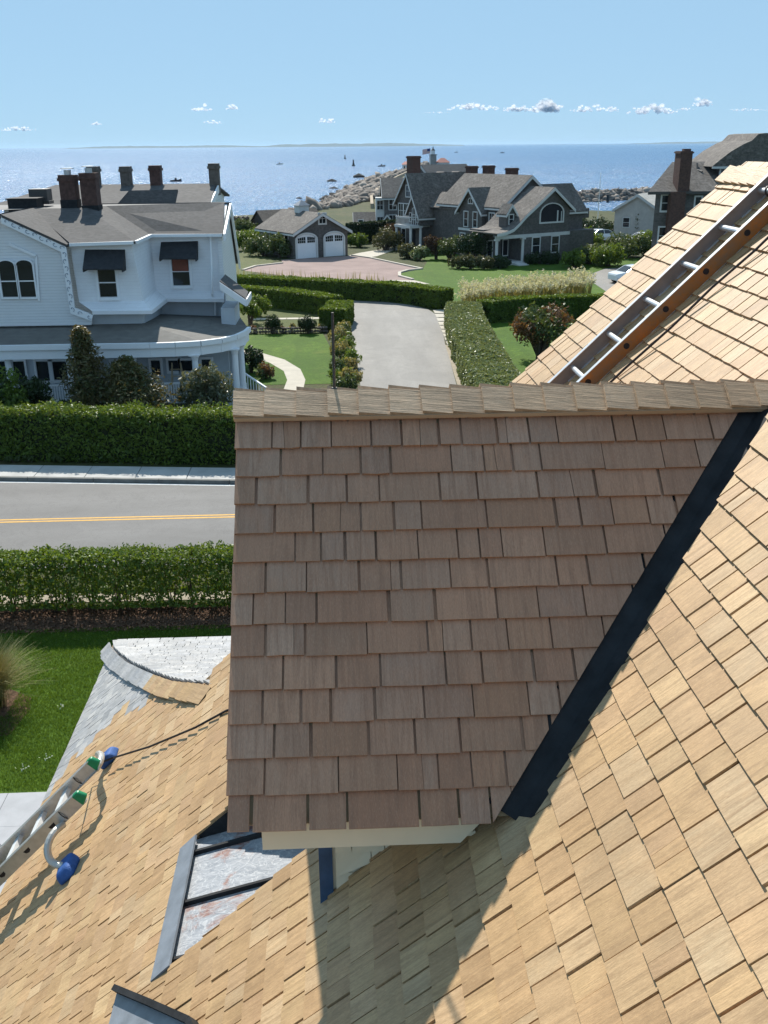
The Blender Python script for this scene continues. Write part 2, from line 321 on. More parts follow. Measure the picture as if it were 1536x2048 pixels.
for k in range(6): m.bb((-6.6+k*.92, 68.9, 0), (-6.6+k*.92+.88, 69.55, .03))
m.build('stone_walk', SAND)['kind'] = 'structure'
# near garden: lawn, bed, patio
sheet('lawn_near', [(-16, 15.6), (-2.0, 15.6), (-2.0, 22.3), (-14, 22.5)], LAWN, .0)
sheet('planting_bed', [(-16, 22.3), (4, 22.0), (4, 23.6), (-16, 23.75)], MULCH, .004)
sheet('verge_path', [(-16, 23.95), (4, 23.8), (4, 24.3), (-16, 24.5)], DIRT, .003)
sheet('bed_grass', [gz(-60, 1385), gz(20, 1378), gz(62, 1395), gz(60, 1420), gz(35, 1450), gz(20, 1470), gz(-60, 1485)], MULCH, .006)
PATIO = plain('patio_stone', (.36, .36, .37), .8, .1, 2.2, .15, 30)
pt = bpy.data.objects.new('patio', None); COL.objects.link(pt); pt['kind'] = 'structure'
for i in range(-14, 3):
    for j in range(-16, 6):
        c = V(-6.2+(i+j*.0)*.9*.70711-j*.9*.70711, 12.2+i*.9*.70711+j*.9*.70711, 0)
        if -11 < c[0] < -2.9 and 5 < c[1] < 15.2:
            m = MB(); q = [c+V(*d, 0)*.9*.697 for d in ((0, -1), (1, 0), (0, 1), (-1, 0))]; m.prism([p+V(0, 0, -.03) for p in q], (0, 0, .035+random.uniform(-.001, .001))); m.build('paver', PATIO, pt)
m = MB()
for k in range(12): m.bb((-12+k*.91, 14.62, -.03), (-12+k*.91+.9, 15.6, .006))
for k in range(9): m.bb((-2.85, 5+k*1.1, -.03), (-2.0, 5+k*1.1+1.09, .006))
m.build('border_paver', PATIO, pt)
sheet('patio_joint', [(-12, 4), (-2, 4), (-2, 15.6), (-12, 15.6)], KERB, -.004)
# ------------------------------------------------------------------ the shingled house under repair
D0 = 4.1; PA = math.radians(46); AM = 0.78079                   # ridge distance, dormer pitch, main pitch
RA = gy(475, 800, D0)                                           # left end of the dormer ridge
ND = V(0, -math.sin(PA), math.cos(PA)); NM = V(-math.sin(AM), 0, math.cos(AM))
V1 = EYE+V(1.839, 4.046, -1.083); TAM = math.tan(AM)
zM = lambda x: V1[2]+(x-V1[0])*TAM
Pm = lambda x, y, h=0.0: V(x, y, zM(x))+NM*h
house = thing('shingled_house', (0.5, 3, 0), 'cedar shingled house with freshly laid roof and dormer, in the foreground', 'house')
XE, XR, YR = -2.9, 2.74, 6.94                                   # eave, ridge, far rake
def yv(x): return V1[1]-(V1[0]-x)*.957                          # near valley line in plan
HIP = [(-2.95, 10.85), (-2.87, 10.56), (-2.67, 10.05), (-2.36, 9.29), (-1.95, 8.37), (-1.54, 7.49), (-1.13, 6.73)]
def yhip(x): return float(np.interp(x, [h[0] for h in HIP], [h[1] for h in HIP]))
SH = []                                                         # every shingle: (polygon corners, material index, screen area)
def clip(poly, a, b, c):
    """keep a*u+b*s<=c"""
    out = []
    for i in range(len(poly)):
        p, q = poly[i], poly[(i+1) % len(poly)]; fp = a*p[0]+b*p[1]-c; fq = a*q[0]+b*q[1]-c
        if fp <= 0: out.append(p)
        if (fp < 0 < fq) or (fq < 0 < fp):
            t = fp/(fp-fq); out.append((p[0]+(q[0]-p[0])*t, p[1]+(q[1]-p[1])*t))
    return out
def slab(poly, frame, s0, t, top0, drop, mi=0, thin=.002, bag=None):
    """tapered shingle: poly in (u,s); top height falls by drop per metre from butt s0"""
    if len(poly) < 3: return
    ar = .5*abs(sum(poly[i][0]*poly[(i+1) % len(poly)][1]-poly[(i+1) % len(poly)][0]*poly[i][1] for i in range(len(poly))))
    if ar < 1.5e-5: return
    O, U, S, N = frame
    top = [O+u*U+s*S+(top0-drop*(s-s0))*N for u, s in poly]
    bot = [O+u*U+s*S+max(top0-drop*(s-s0)-t*(1-min(1, (s-s0)/.27))-thin, -.02)*N for u, s in poly]
    if np.cross(top[1]-top[0], top[2]-top[0])@N < 0: top = top[::-1]; bot = bot[::-1]; poly = poly[::-1]
    c = sum(top)/len(top)-EYE; dz = c@CF
    if dz > .3:
        pr = [((p-EYE)@CR/((p-EYE)@CF), (p-EYE)@CU/((p-EYE)@CF)) for p in top]
        scr = .5*abs(sum(pr[i][0]*pr[(i+1) % len(pr)][1]-pr[(i+1) % len(pr)][0]*pr[i][1] for i in range(len(pr))))
        cxp = np.mean([p[0] for p in pr]); cyp = np.mean([p[1] for p in pr])
        if abs(cxp) > .40 or abs(cyp) > .533: scr = 0
    else: scr = 0
    (SH if bag is None else bag).append((top, bot, [(u, s) for u, s in poly], mi, scr))
def add_slab(m, sh):
    top, bot, uv, mi, _ = sh; n = len(top)
    m.poly(top, uv, mi); m.poly(bot[::-1], uv[::-1], mi)
    for i in range(n):
        j = (i+1) % n; m.poly([top[i], bot[i], bot[j], top[j]], [uv[i], uv[i], uv[j], uv[j]], mi)
def row(u0, u1, prev, wmin=.085, wmax=.25):
    """joints across a course, staggered against the last one"""
    js = [u0]; u = u0
    while u < u1:
        for _ in range(8):
            w = random.choice((random.uniform(wmin*.8, wmax*.55), random.uniform(wmin, wmax*.75), random.uniform(wmin*1.3, wmax)))
            if all(abs(u+w-p) > .022 for p in prev): break
        u += w; js.append(u)
    return js
def course(frame, s0, u0, u1, clips, prev, ex=.1275, mi=0, mfun=None, gapk=1.0, **kw):
    js = row(u0, u1, prev, **kw); t = .0125; dr = t/ex
    for a, b in zip(js[:-1], js[1:]):
        g = gapk*random.choice((.003, .0045, .0055, .007, .0085, .0115)); j = random.gauss(0, .0016); tt = t+random.gauss(0, .0012); k = random.gauss(0, .003)
        top0 = .0255+random.gauss(0, .0012)
        p = [(a+g/2, s0+j), (b-g/2, s0+j+k*(b-a)), (b-g/2+random.gauss(0, .001), s0+ex*2.05), (a+g/2+random.gauss(0, .001), s0+ex*2.05)]
        if random.random() < .35:                               # ragged saw-cut butt
            um = a+(b-a)*random.uniform(.3, .7); p.insert(1, (um, s0+j+random.gauss(0, .0022)))
        for c in clips: p = clip(p, *c)
        if not p: continue
        if (b-a) > .12 and random.random() < .10:
            um = a+(b-a)*random.uniform(.25, .75); q_ = random.gauss(0, .02); gg = random.uniform(.0006, .0014)
            for pc in (clip(p, 1, q_, um-gg+q_*s0), clip(p, -1, -q_, -um-gg-q_*s0)):
                if len(pc) > 2: slab(pc, frame, s0, tt, top0+random.gauss(0, .0008), dr, mfun((a+b)/2, s0) if mfun else mi)
            continue
        slab(p, frame, s0, tt, top0, dr, mfun((a+b)/2, s0) if mfun else mi)
    return js
# --- main slope: u = Y, s = distance up the slope from V1
CA = math.cos(AM); SU = V(CA, 0, math.sin(AM))
fm = (V1-V(0, V1[1], 0), V(0, 1, 0), SU, NM)
sx = lambda s: V1[0]+s*CA
FW = .10
def gray(u, s):
    x = sx(s)
    if x > -1.2 or u < 7.2: return 0
    return 1 if u > np.interp(x, [-2.9, -2.68, -2.19, -1.77, -1.45], [7.75, 8.2, 8.0, 7.65, 7.4])+random.gauss(0, .1) else 0
prevs = {}
k0 = int(math.floor((XE-V1[0])/CA/.1275)); k1 = int(math.ceil((XR-V1[0])/CA/.1275))
for k in range(k0, k1):
    s0 = -.045+.1275*k; x = sx(s0); xm = sx(s0+.0)
    if x < XE-.05: continue
    iv = []
    if x > V1[0]-.02: iv = [(-.5, YR, [(1, 0, YR)])]
    elif x > .60:
        sl = .957*CA                                            # Y<yv(x)-FW  ->  u - sl*s <= c
        iv = [(-.5, yv(x)+.1, [(1, -sl, V1[1]-FW*1.15)]), (8.2-yv(sx(s0+.25)), YR, [(-1, -sl, -(8.2-V1[1])-FW), (1, 0, YR)])]
    elif x > -.13: iv = [(-.5, 3.272, [(1, 0, 3.272)]), (4.93, YR, [(1, 0, YR)])]
    elif x > -.95: iv = [(-.5, 3.71, [(1, 0, 3.71)]), (4.68, YR, [(1, 0, YR), (-1, 0, -4.68)])]
    elif x > -1.13: iv = [(-.5, 3.71, [(1, 0, 3.71)]), (4.68, YR, [(1, 0, YR), (-1, 0, -4.68)]), (3.715, 4.675, [(1, 0, 4.675), (0, 1, (-.955-V1[0])/CA)])]
    else:
        xa, xb = x, x+.25*CA; ya, yb = yhip(xa), yhip(xb); q = (yb-ya)/(.25)
        iv = [(-.5, ya, [(1, -q, ya-q*s0)])]
    for n, (a, b, cl) in enumerate(iv):
        if -1.25 < x < -.62 and n == 0 and a < 3.8:             # opening with grey flashing near the bottom
            pass
        prevs[n] = course(fm, s0, a, b, cl, prevs.get(n, []), mfun=gray, gapk=1.25)
NMAIN = len(SH)
# --- dormer near slope: u = X, s up the slope, measured from the ridge (negative)
LD = 1.787
fd = (V(0, D0, RA[2]), V(1, 0, 0), V(0, math.cos(PA), math.sin(PA)), ND)
XV = lambda s: V1[0]+(D0+s*math.cos(PA)-V1[1])/.957             # valley x at slope position s
prev = []
for k in range(14):
    s0 = -LD+.1283*k
    sl = math.cos(PA)/.957
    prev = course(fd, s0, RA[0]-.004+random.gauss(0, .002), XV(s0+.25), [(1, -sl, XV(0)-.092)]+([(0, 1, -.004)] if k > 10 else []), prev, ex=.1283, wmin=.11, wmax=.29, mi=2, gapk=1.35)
# --- far slope of the dormer (seen only from other places)
ff = (V(0, D0, RA[2]), V(-1, 0, 0), V(0, -math.cos(PA), math.sin(PA)), V(0, math.sin(PA), math.cos(PA)))
prev = []
for k in range(14):
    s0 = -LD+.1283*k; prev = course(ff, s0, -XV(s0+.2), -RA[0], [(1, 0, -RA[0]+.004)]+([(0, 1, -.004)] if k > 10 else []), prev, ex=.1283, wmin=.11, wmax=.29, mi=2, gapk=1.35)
# --- flared porch slope falling away from us
PROF = [(6.73, zM(-1.13)), (7.49, zM(-1.54)), (8.37, zM(-1.95)), (9.29, zM(-2.36)), (10.05, zM(-2.67)), (10.56, zM(-2.87)), (11.1, zM(-2.87)-.16)]
PY = np.array([p[0] for p in PROF]); PZ = np.array([p[1] for p in PROF]); PL = np.concatenate([[0], np.cumsum(np.hypot(np.diff(PY), np.diff(PZ)))])
xh = lambda y: float(np.interp(y, [h[1] for h in HIP[::-1]], [h[0] for h in HIP[::-1]]))
prev = []; d = PL[-1]
while d > .3:
    y0, z0 = np.interp(d, PL, PY), np.interp(d, PL, PZ); y1, z1 = np.interp(max(d-.255, 0), PL, PY), np.interp(max(d-.255, 0), PL, PZ)
    S = V(0, y1-y0, z1-z0); S /= np.linalg.norm(S); N = np.cross(V(-1, 0, 0), S); N = N if N[2] > 0 else -N
    a, b = xh(y0), xh(y1); q = (-b+a)/.255
    course((V(0, y0, z0), V(-1, 0, 0), S, N), 0.0, -1.2, -a, [(1, -q, -a)], prev, mi=1, wmin=.14, wmax=.3, gapk=2.0)
    d -= .1275
# --- build: largest 290 as parts of their slope, the rest as one
order = sorted(range(len(SH)), key=lambda i: -SH[i][4]); big = set(order[:290])
m = MB(); zd = .0
for x0, x1, ya, yb in ((XE, -1.13, -.5, YR), (-1.13, -.95, -.5, YR), (-.95, -.13, -.5, 3.70), (-.95, -.13, 4.69, YR), (-.13, .62, -.5, 3.275), (-.13, .62, 4.93, YR), (V1[0], XR, -.5, YR)):
    m.hexa([Pm(x0, ya, -.03), Pm(x1, ya, -.03), Pm(x0, yb, -.03), Pm(x1, yb, -.03), Pm(x0, ya), Pm(x1, ya), Pm(x0, yb), Pm(x1, yb)])
for a, b in ((V(.62, .7), V(1.839, .7)),):
    P = [(.62, -.5), (1.839, -.5), (1.839, yv(1.839)), (.62, yv(.62))]; m.prism([Pm(x, y, -.03) for x, y in P], NM*.03)
    P = [(.62, 8.2-yv(.62)), (1.839, 8.2-yv(1.839)), (1.839, YR), (.62, YR)]; m.prism([Pm(x, y, -.03) for x, y in P], NM*.03)
hp = [(x, y) for x, y in HIP]; m.prism([Pm(x, min(y, 30), -.03) for x, y in [(XE-.05, YR)]+hp[0:]+[(-1.13, YR-.01)]], NM*.03)
main = m.build('main_roof', DECK, house)
m = MB(); w = [V(RA[0]+.01, D0, RA[2]), V(XV(0), D0, RA[2]), V(XV(-LD), 0, 0), V(RA[0]+.01, 0, 0)]
for sgn in (-1, 1):
    e = V(0, sgn*math.cos(PA), -math.sin(PA))*LD; n = V(0, sgn*math.sin(PA), math.cos(PA))
    P = [V(RA[0]+.012, D0, RA[2]), V(XV(0), D0, RA[2]), V(XV(-LD), D0, RA[2])+e*.985, V(RA[0]+.012, D0, RA[2])+e*.985]
    m.prism([p-n*.025 for p in P], n*.025)
dorm = m.build('dormer_roof', DECK, house)
m = MB()
rows = [(xh(y)-.0, y, z) for y, z in zip(PY, PZ)]
for i in range(len(PY)-1):
    m.hexa([V(rows[i][0], PY[i], PZ[i]-.03), V(1.2, PY[i], PZ[i]-.03), V(rows[i+1][0], PY[i+1], PZ[i+1]-.03), V(1.2, PY[i+1], PZ[i+1]-.03), V(rows[i][0], PY[i], PZ[i]-.004), V(1.2, PY[i], PZ[i]-.004), V(rows[i+1][0], PY[i+1], PZ[i+1]-.004), V(1.2, PY[i+1], PZ[i+1]-.004)])
porch = m.build('porch_roof', DECK, house)
rest = MB()
for i, sh in enumerate(SH):
    if i in big:
        mm = MB(); add_slab(mm, sh); mm.mi = [0]*len(mm.mi)
        mm.build('shingle', (CEDAR, GREYWOOD, SHADECEDAR)[sh[3]], main if i < NMAIN else dorm)
    else: add_slab(rest, sh)
rest.build('shingles', [CEDAR, GREYWOOD, SHADECEDAR], house)['kind'] = 'stuff'
# --- ridge caps
def cap(bag, O, U, S, N, L, w, t=.0155, ex=.134, j=0): 
    p = [(0, j), (w+random.gauss(0, .002), j+random.gauss(0, .002)), (w+random.gauss(0, .002), L), (0, L)]
    slab(p, (O, U, S, N), 0, t, .046+random.gauss(0, .002), t*1.2/ex, 0, bag=bag)
def ridge_caps(A, B, dirs, ex, parent, mat, w=.118):
    A = V(*A); B = V(*B); L = np.linalg.norm(B-A); S = (B-A)/L; n = int(L/ex)
    for k in range(n):
        bag = []
        for U in dirs:
            U = V(*U)-S*(V(*U)@S); U /= np.linalg.norm(U); N = np.cross(U, S); N = N if N[2] > 0 else -N
            cap(bag, A+S*ex*k, U, S, N, ex*1.9, w)
        m = MB()
        for b in bag: add_slab(m, b)
        m.build('cap_shingle', mat, parent)
PC = math.radians(37)
ridge_caps((RA[0]-.012, D0, RA[2]+.012), (V1[0]+.22, D0, RA[2]+.012), [(0, -math.cos(PC), -math.sin(PC)), (0, math.cos(PC), -math.sin(PC))], .1335, dorm, CEDAR_CAP, .130)
m = MB()                                                       # starter strips under the caps
for sgn in (-1, 1):
    U = V(0, sgn*math.cos(PC), -math.sin(PC)); N = V(0, sgn*math.sin(PC), math.cos(PC)); O = V(RA[0]-.008, D0, RA[2])
    m.hexa([O+N*.012, O+V(2.4, 0, 0)+N*.012, O+U*.128+N*.012, O+V(2.4, 0, 0)+U*.128+N*.012, O+N*.030, O+V(2.4, 0, 0)+N*.030, O+U*.128+N*.034, O+V(2.4, 0, 0)+U*.128+N*.034])
m.build('ridge_board', CEDAR_CAP, dorm)
zr = zM(XR)
ridge_caps((XR, YR+.02, zr+.01), (XR, -.5, zr+.01), [(-CA, 0, -math.sin(AM)), (CA, 0, -math.sin(AM))], .1335, main, CEDAR, .135)
# --- curved hip caps
hc = [Pm(x, y, 0) for x, y in HIP]; dl = np.concatenate([[0], np.cumsum([np.linalg.norm(hc[i+1]-hc[i]) for i in range(len(hc)-1)])]); hc = np.array(hc)
pos_h = lambda d: V(*[np.interp(d, dl, hc[:, i]) for i in range(3)])
d = .0; k = 0
while d < dl[-1]-.1:
    P, Q = pos_h(d), pos_h(min(d+.26, dl[-1]+.0)); S = (Q-P)/np.linalg.norm(Q-P)
    y = P[1]; sl2 = np.interp(y+.05, PY, PZ)-np.interp(y-.05, PY, PZ); T2 = V(0, .1, sl2); T2 /= np.linalg.norm(T2); N2 = V(0, -T2[2], T2[1])
    m = MB(); bag = []
    for N, ref in ((NM, V(-1, -.3, 0)), (N2, V(.3, 1, 0))):
        U = np.cross(N, S); U = U/np.linalg.norm(U); U = U if U@ref > 0 else -U
        w_ = random.gauss(.165, .006); slab([(0, random.gauss(0, .006)), (w_, random.gauss(0, .006)), (w_, .27), (0, .27)], (P, U, S, N), 0, .016, .062+random.gauss(0, .003), .125, 0 if N is NM and d >= dl[-1]*.66 else 1, bag=bag)
    for b in bag: add_slab(m, b)
    m.build('cap_shingle', [CEDAR, GREYWOOD], porch); d += .14; k += 1
# --- valley flashing
m = MB()
A = V(V1[0]+.02, V1[1]+.02, V1[2]+.02); B = V(.60, 2.86, zM(.60)); d = (B-A)/np.linalg.norm(B-A)
ud = np.cross(ND, d); ud = ud if ud[0] < 0 else -ud; um = np.cross(NM, d); um = um if um[1] < 0 else -um
A1, B1 = A+ND*.014, B+ND*.014-d*.0
for u, n, w in ((ud, ND, .13), (um, NM, .15)):
    c0, c1 = A+n*.004, B+n*.004; m.poly([c0+(ND+NM)*.006, c1+(ND+NM)*.006, c1+u*w-n*.001, c0+u*w-n*.001] if n is NM else [c0+u*w-n*.002, c1+u*w-n*.002, c1+(ND+NM)*.006, c0+(ND+NM)*.006])
m.build('valley_flashing', NAVY, dorm)
# --- fascia, soffit, dormer walls
zE = RA[2]-LD*math.sin(PA); yE = D0-LD*math.cos(PA)
m = MB(); m.prism([V(-.335, yE+.055, zE-.005), V(.50, yE+.055, zE-.005), V(.40, yE+.055, zE-.125), V(-.335, yE+.055, zE-.125)], (0, .03, 0)); m.build('fascia_board', CREAM, dorm)
m = MB(); m.bb((-.33, yE+.085, zE-.12), (.46, 3.28, zE-.10)); m.bb((-.33, D0*2-yE-.085, zE-.12), (.46, 4.92, zE-.10)); m.build('soffit', CREAM, dorm)
m = MB()
for y0, sg in ((3.28, 1), (4.90, 1)):
    m.prism([V(-.13, y0, zM(-.13)), V(.72, y0, zM(.72)), V(.72, y0, zE+.15), V(-.13, y0, zE+.15)], (0, .02, 0))
yb = lambda y: RA[2]-abs(y-D0)*math.tan(PA)-.03
m.prism([V(-.13, 3.30, zM(-.13)-.6), V(-.13, 4.90, zM(-.13)-.6), V(-.13, 4.90, yb(4.9)), V(-.13, D0, yb(D0)), V(-.13, 3.30, yb(3.3))], (.02, 0, 0))
dw = m.build('dormer_wall', CREAM, house)
for k in range(9):                                            # primed wall shingles above the roof line
    z0 = zM(-.13)+.02+.127*k; x = -.075
    while x < .62:
        w = random.uniform(.07, .16); zb = max(z0, zM(x+w*.5)+.0)
        if z0+.127 > zM(x)+.01 and z0+.14 < zE+.1:
            m = MB(); zb0, zb1 = max(z0, zM(x)+.012), max(z0, zM(x+w)+.012); zt = z0+.14
            if zb0 < zt-.01:
                m.prism([V(x, 3.268, zb0), V(x+w-.004, 3.268, min(zb1, zt-.005)), V(x+w-.004, 3.279, zt), V(x, 3.279, zt)], (0, -.004, 0)); m.build('wall_shingle', CREAM, dw)
        x += w
m = MB(); m.prism([V(-.145, 3.262, zM(-.145)+.02), V(-.088, 3.262, zM(-.088)+.02), V(-.088, 3.262, zE-.1), V(-.145, 3.262, zE-.1)], (0, .012, 0)); m.build('corner_membrane', BLUE_TAPE, dw)
# --- low pan roof beside the dormer: standing seams, old membrane
def membrane():
    t = NT('old_membrane'); p = t.pos(); a = t.noise(p, 3.6, 6, .65, .6); b = t.noise(t.mapping(p, (9, 22, 9), (0, 0, .5)), 1.0, 5, .65, 1.5); w = t.noise(p, 9, 3, .5, 2.2)
    c = t.ramp(b, (.3, (.19, .21, .24)), (.65, (.33, .345, .37))); c = t.mix(t.ramp(w, (.47, (0, 0, 0)), (.5, (.8, .8, .8)), (.53, (0, 0, 0))), c, (.48, .49, .50))
    c = t.mix(t.ramp(a, (.55, (0, 0, 0)), (.62, (.9, .9, .9))), c, t.mix(t.ramp(b, (.45, (0, 0, 0)), (.6, (1, 1, 1))), (.20, .075, .05), (.30, .20, .17)))
    t.l(c, t.b.inputs['Base Color']); t.set(t.b, Roughness=.6); t.bump(b, .6, .01); return t.m
MEMB = membrane(); zp = lambda x: zM(-.93)+.0+(x+.93)*.285
m = MB(); m.prism([V(-.93, 3.70, zp(-.93)-.02), V(-.12, 3.70, zp(-.12)-.02), V(-.12, 4.69, zp(-.12)-.02), V(-.93, 4.69, zp(-.93)-.02)], (0, 0, .02)); pan = m.build('pan_roof', MEMB, house)
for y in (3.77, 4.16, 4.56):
    m = MB(); m.hexa([V(-.92, y-.018, zp(-.92)), V(-.13, y-.018, zp(-.13)), V(-.92, y+.012, zp(-.92)), V(-.13, y+.012, zp(-.13)), V(-.92, y-.012, zp(-.92)+.024), V(-.13, y-.012, zp(-.13)+.024), V(-.92, y+.006, zp(-.92)+.024), V(-.13, y+.006, zp(-.13)+.024)]); m.build('standing_seam', NAVY, pan)  # seams far darker than the pan; their shadows put into the colour
m = MB(); P0 = [(-1.0, 3.70), (-.90, 3.70), (-.90, 4.67), (-1.0, 4.67)]; m.prism([Pm(x, y, .02) for x, y in P0], NM*.012); m.build('drip_flashing', LEAD, pan)
for y0 in (3.695, 4.685):
    m = MB(); m.prism([V(-.94, y0, zM(-.94)-.03), V(-.12, y0, zp(-.12)-.03), V(-.12, y0, zM(-.12)+.005), V(-.94, y0, zM(-.94)+.01)], (0, .008, 0)); m.build('cheek_flashing', NAVY, pan)
# --- grey flashing lapping over the shingles by the lower edge of the picture
m = MB(); e0, e1, e2, e3 = Pm(-1.22, 3.86, .03), Pm(-1.21, 2.7, .03), Pm(-.55, 2.7, .03), Pm(-.69, 3.17, .03)
m.poly([e0, e1, e2, e3]); m.build('lower_flashing', LEAD, main)
m = MB(); 
pts = [(-1.21, 3.85), (-.94, 3.50), (-.69, 3.17), (-.50, 2.72)]
for (a, b), (c, d2) in zip(pts[:-1], pts[1:]): m.bar(Pm(a, b, .045), Pm(c, d2, .045), .03, .05, NM)
m.build('flashing_lip', NAVY, main)
# --- body of the house below, other slope
WALLSH = plain('wall_cedar', (.40, .29, .17), .8, .2, 5, .3, 30)
m = MB(); m.bb((XE+.45, -6, 0), (2*XR-XE-.45, 6.6, zM(XE+.45)-.05)); m.bb((XE+.45, 6.6, 0), (5.5, 10.7, PZ[-2]-.15))
m.prism([V(XE+.5, 6.55, zM(XE+.5)-.1), V(2*XR-XE-.5, 6.55, zM(XE+.5)-.1), V(XR, 6.55, zr-.06)], (0, -.1, 0)); m.build('house_wall', WALLSH, house)
m = MB(); a, b = V(XR, -.5, zr+.0), V(2*XR-XE, -.5, zM(XE)); m.prism([a, b, b+V(0, YR+.5, 0), a+V(0, YR+.5, 0)], (0, 0, .02)); m.build('east_roof', CEDAR, house)
m = MB(); m.bb((XE-.02, -.5, zM(XE)-.16), (XE+.02, 10.9, zM(XE)-.02)); m.bb((XE, 10.95, PZ[-1]-.14), (5, 11.0, PZ[-1]-.02)); m.build('eave_fascia', CREAM, house)
# ------------------------------------------------------------------ things on the roof
def ring(c, n, u, v, r, k=10): return [c+r*(math.cos(2*math.pi*i/k)*u+math.sin(2*math.pi*i/k)*v) for i in range(k)]
# fibreglass ladder lying up the main slope
def fibre():
    t = NT('orange_fibreglass'); p = t.pos(); n = t.noise(t.mapping(p, (3, 3, 3)), 1.0, 4, .6); c = t.ramp(n, (.36, (.17, .115, .075)), (.5, (.30, .115, .025)), (.64, (.46, .13, .012)))
    f = t.noise(p, 60, 3); c = t.mix(t.ramp(f, (.4, (.3, .3, .3)), (.6, (0, 0, 0))), c, (.16, .12, .09)); t.l(c, t.b.inputs['Base Color']); t.set(t.b, Roughness=.45); return t.m
FIBRE = fibre(); RAILG = plain('rail_grey', (.23, .21, .20), .45, .15, 8, .05, 60, .5, .3)
lad = thing('roof_ladder', Pm(1.0, 5.87, .02), 'orange fibreglass ladder lying up the sunlit shingles beyond the dormer ridge', 'ladder')
S = SU; s_a, s_b = -1.25, 1.42
def Pl(s, y, h): return V1-V(0, V1[1], 0)+S*s+V(0, y, 0)+NM*h
for y, mt, nm_ in ((5.67, FIBRE, 'rail'), (6.075, RAILG, 'rail')):
    m = MB(); yi = .012
    m.bar(Pl(s_a, y, .062), Pl(s_b, y, .062), .012, .083, NM)   # web
    sgn = 1 if y < 5.9 else -1
    m.m = 1
    for h in (.1045, .0195): m.bar(Pl(s_a, y+sgn*.011, h), Pl(s_b, y+sgn*.011, h), .034, .004, NM)
    m.build('rail', [mt, ALUW], lad)
nr = int((s_b-s_a)/.305)
for k in range(nr):
    s = s_a+.2+.305*k
    m = MB(); m.tube([Pl(s, 5.664, .065), Pl(s, 6.07, .065)], .017, 12); m.build('rung', ALUW, lad)
    m = MB(); m.tube([Pl(s, 5.6625, .065), Pl(s, 5.6635, .065)], .019, 10); m.build('rung_hole_dark', RUBBER, lad)  # flat black disc; the dark of the rung hole put into colour
m = MB(); c = Pl(s_a+.2+.305*7, 5.93, .065)
m.tube([c+.028*(math.cos(a)*S+math.sin(a)*NM)+V(0, .008*math.sin(a*1.5), 0) for a in np.linspace(0, 6.6, 16)], .007, 6); tag(m.build('strap', RUBBER), 'dark strap looped round a rung of the orange roof ladder', 'strap')
m = MB(); cp = [Pl(s_b, 5.40, .03), Pl(1.0, 5.43, .05), Pl(.7, 5.42, .045), Pl(.4, 5.44, .05), Pl(.1, 5.43, .045), Pl(-.25, 5.455, .045), Pl(-.6, 5.45, .04), Pl(-1.0, 5.44, .03)]
m.tube(cp, .0075, 7); tag(m.build('power_cord', RUBBER, smooth=True), 'black cord running down the sunlit shingles beside the orange ladder', 'cord')
# pole on the dormer ridge
base = V(-.036, D0-.005, RA[2]+.035)
pole = thing('ridge_pole', base, 'thin brown rod standing on the dormer ridge caps', 'pole')
m = MB(); m.tube([base, base+V(.0, 0, .335)], [.0065, .0058], 8); m.build('rod', STEEL, pole)
m = MB(); m.tube([base+V(0, 0, .0), base+V(0, 0, .014)], [.018, .011], 10); m.build('foot', STEEL, pole)
# aluminium ladder at the eave with stabiliser
tp = gy(188, 1527, 6.42); dirl = V(-.876, 0, -.885); dirl /= np.linalg.norm(dirl); nl = V(-dirl[2], 0, dirl[0])*-1
nl = nl if nl[2] > 0 else -nl
RUNGLIT = plain('sunlit_rung', (.74, .74, .73), .45, .08, 20, 0, 1, .4, .15)  # paler than the rails; sunlight on the rungs put into the colour
lad2 = thing('extension_ladder', tp+dirl*9.4, 'aluminium ladder with green end caps leaning over the eave', 'ladder')
Y1, Y2 = 6.42, 6.00; tp1 = V(tp[0], Y1, tp[2]); tp2 = V(tp[0], Y2, tp[2])
ll = (tp[2]-.05)/-dirl[2]
for T, y in ((tp1, Y1), (tp2, Y2)):
    m = MB(); m.bar(T, T+dirl*ll, .028, .105, nl)
    sg = 1 if y == Y2 else -1
    for h in (.051, -.051): m.bar(T+nl*h+V(0, sg*.014, 0), T+dirl*ll+nl*h+V(0, sg*.014, 0), .046, .006, nl)
    m.build('rail', ALU, lad2)
    m = MB(); q = T-dirl*.055
    m.hexa([T+dirl*.03+V(0, -.024, 0)-nl*.056, T+dirl*.03+V(0, .024, 0)-nl*.056, T+dirl*.03+V(0, -.024, 0)+nl*.058, T+dirl*.03+V(0, .024, 0)+nl*.058,
            q+V(0, -.018, 0)-nl*.02, q+V(0, .018, 0)-nl*.02, T-dirl*.03+V(0, -.022, 0)+nl*.056, T-dirl*.03+V(0, .022, 0)+nl*.056]); ec = m.build('end_cap', GREEN_PL, lad2, merge=True); bv = ec.modifiers.new('b', 'BEVEL'); bv.width = .012; bv.segments = 2
for k in range(int((ll-.3)/.305)):
    c = dirl*(.33+.305*k)
    m = MB(); m.bar(tp2+c, tp1+c, .062, .034, nl); m.build('rung', RUNGLIT, lad2)
    m = MB(); e = tp2+c-V(0, .0125, 0); a, b = dirl*.032, nl*.022; m.prism([e-a+b*.6, e+a+b*.6, e+a*.8-b*.5, e-b, e-a*.8-b*.5], (0, -.002, 0)); m.build('rung_hole_dark', RUBBER, lad2)  # flat black piece; darkness inside the rung end put into its colour
stab = thing('ladder_stabilizer', Pm(-2.02, 6.4, .03), 'grey tubular ladder stand-off with two blue padded feet on the shingles', 'stabilizer')
STUBE = plain('stabilizer_tube', (.52, .50, .46), .4, .1, 20, 0, 1, .5, .5)
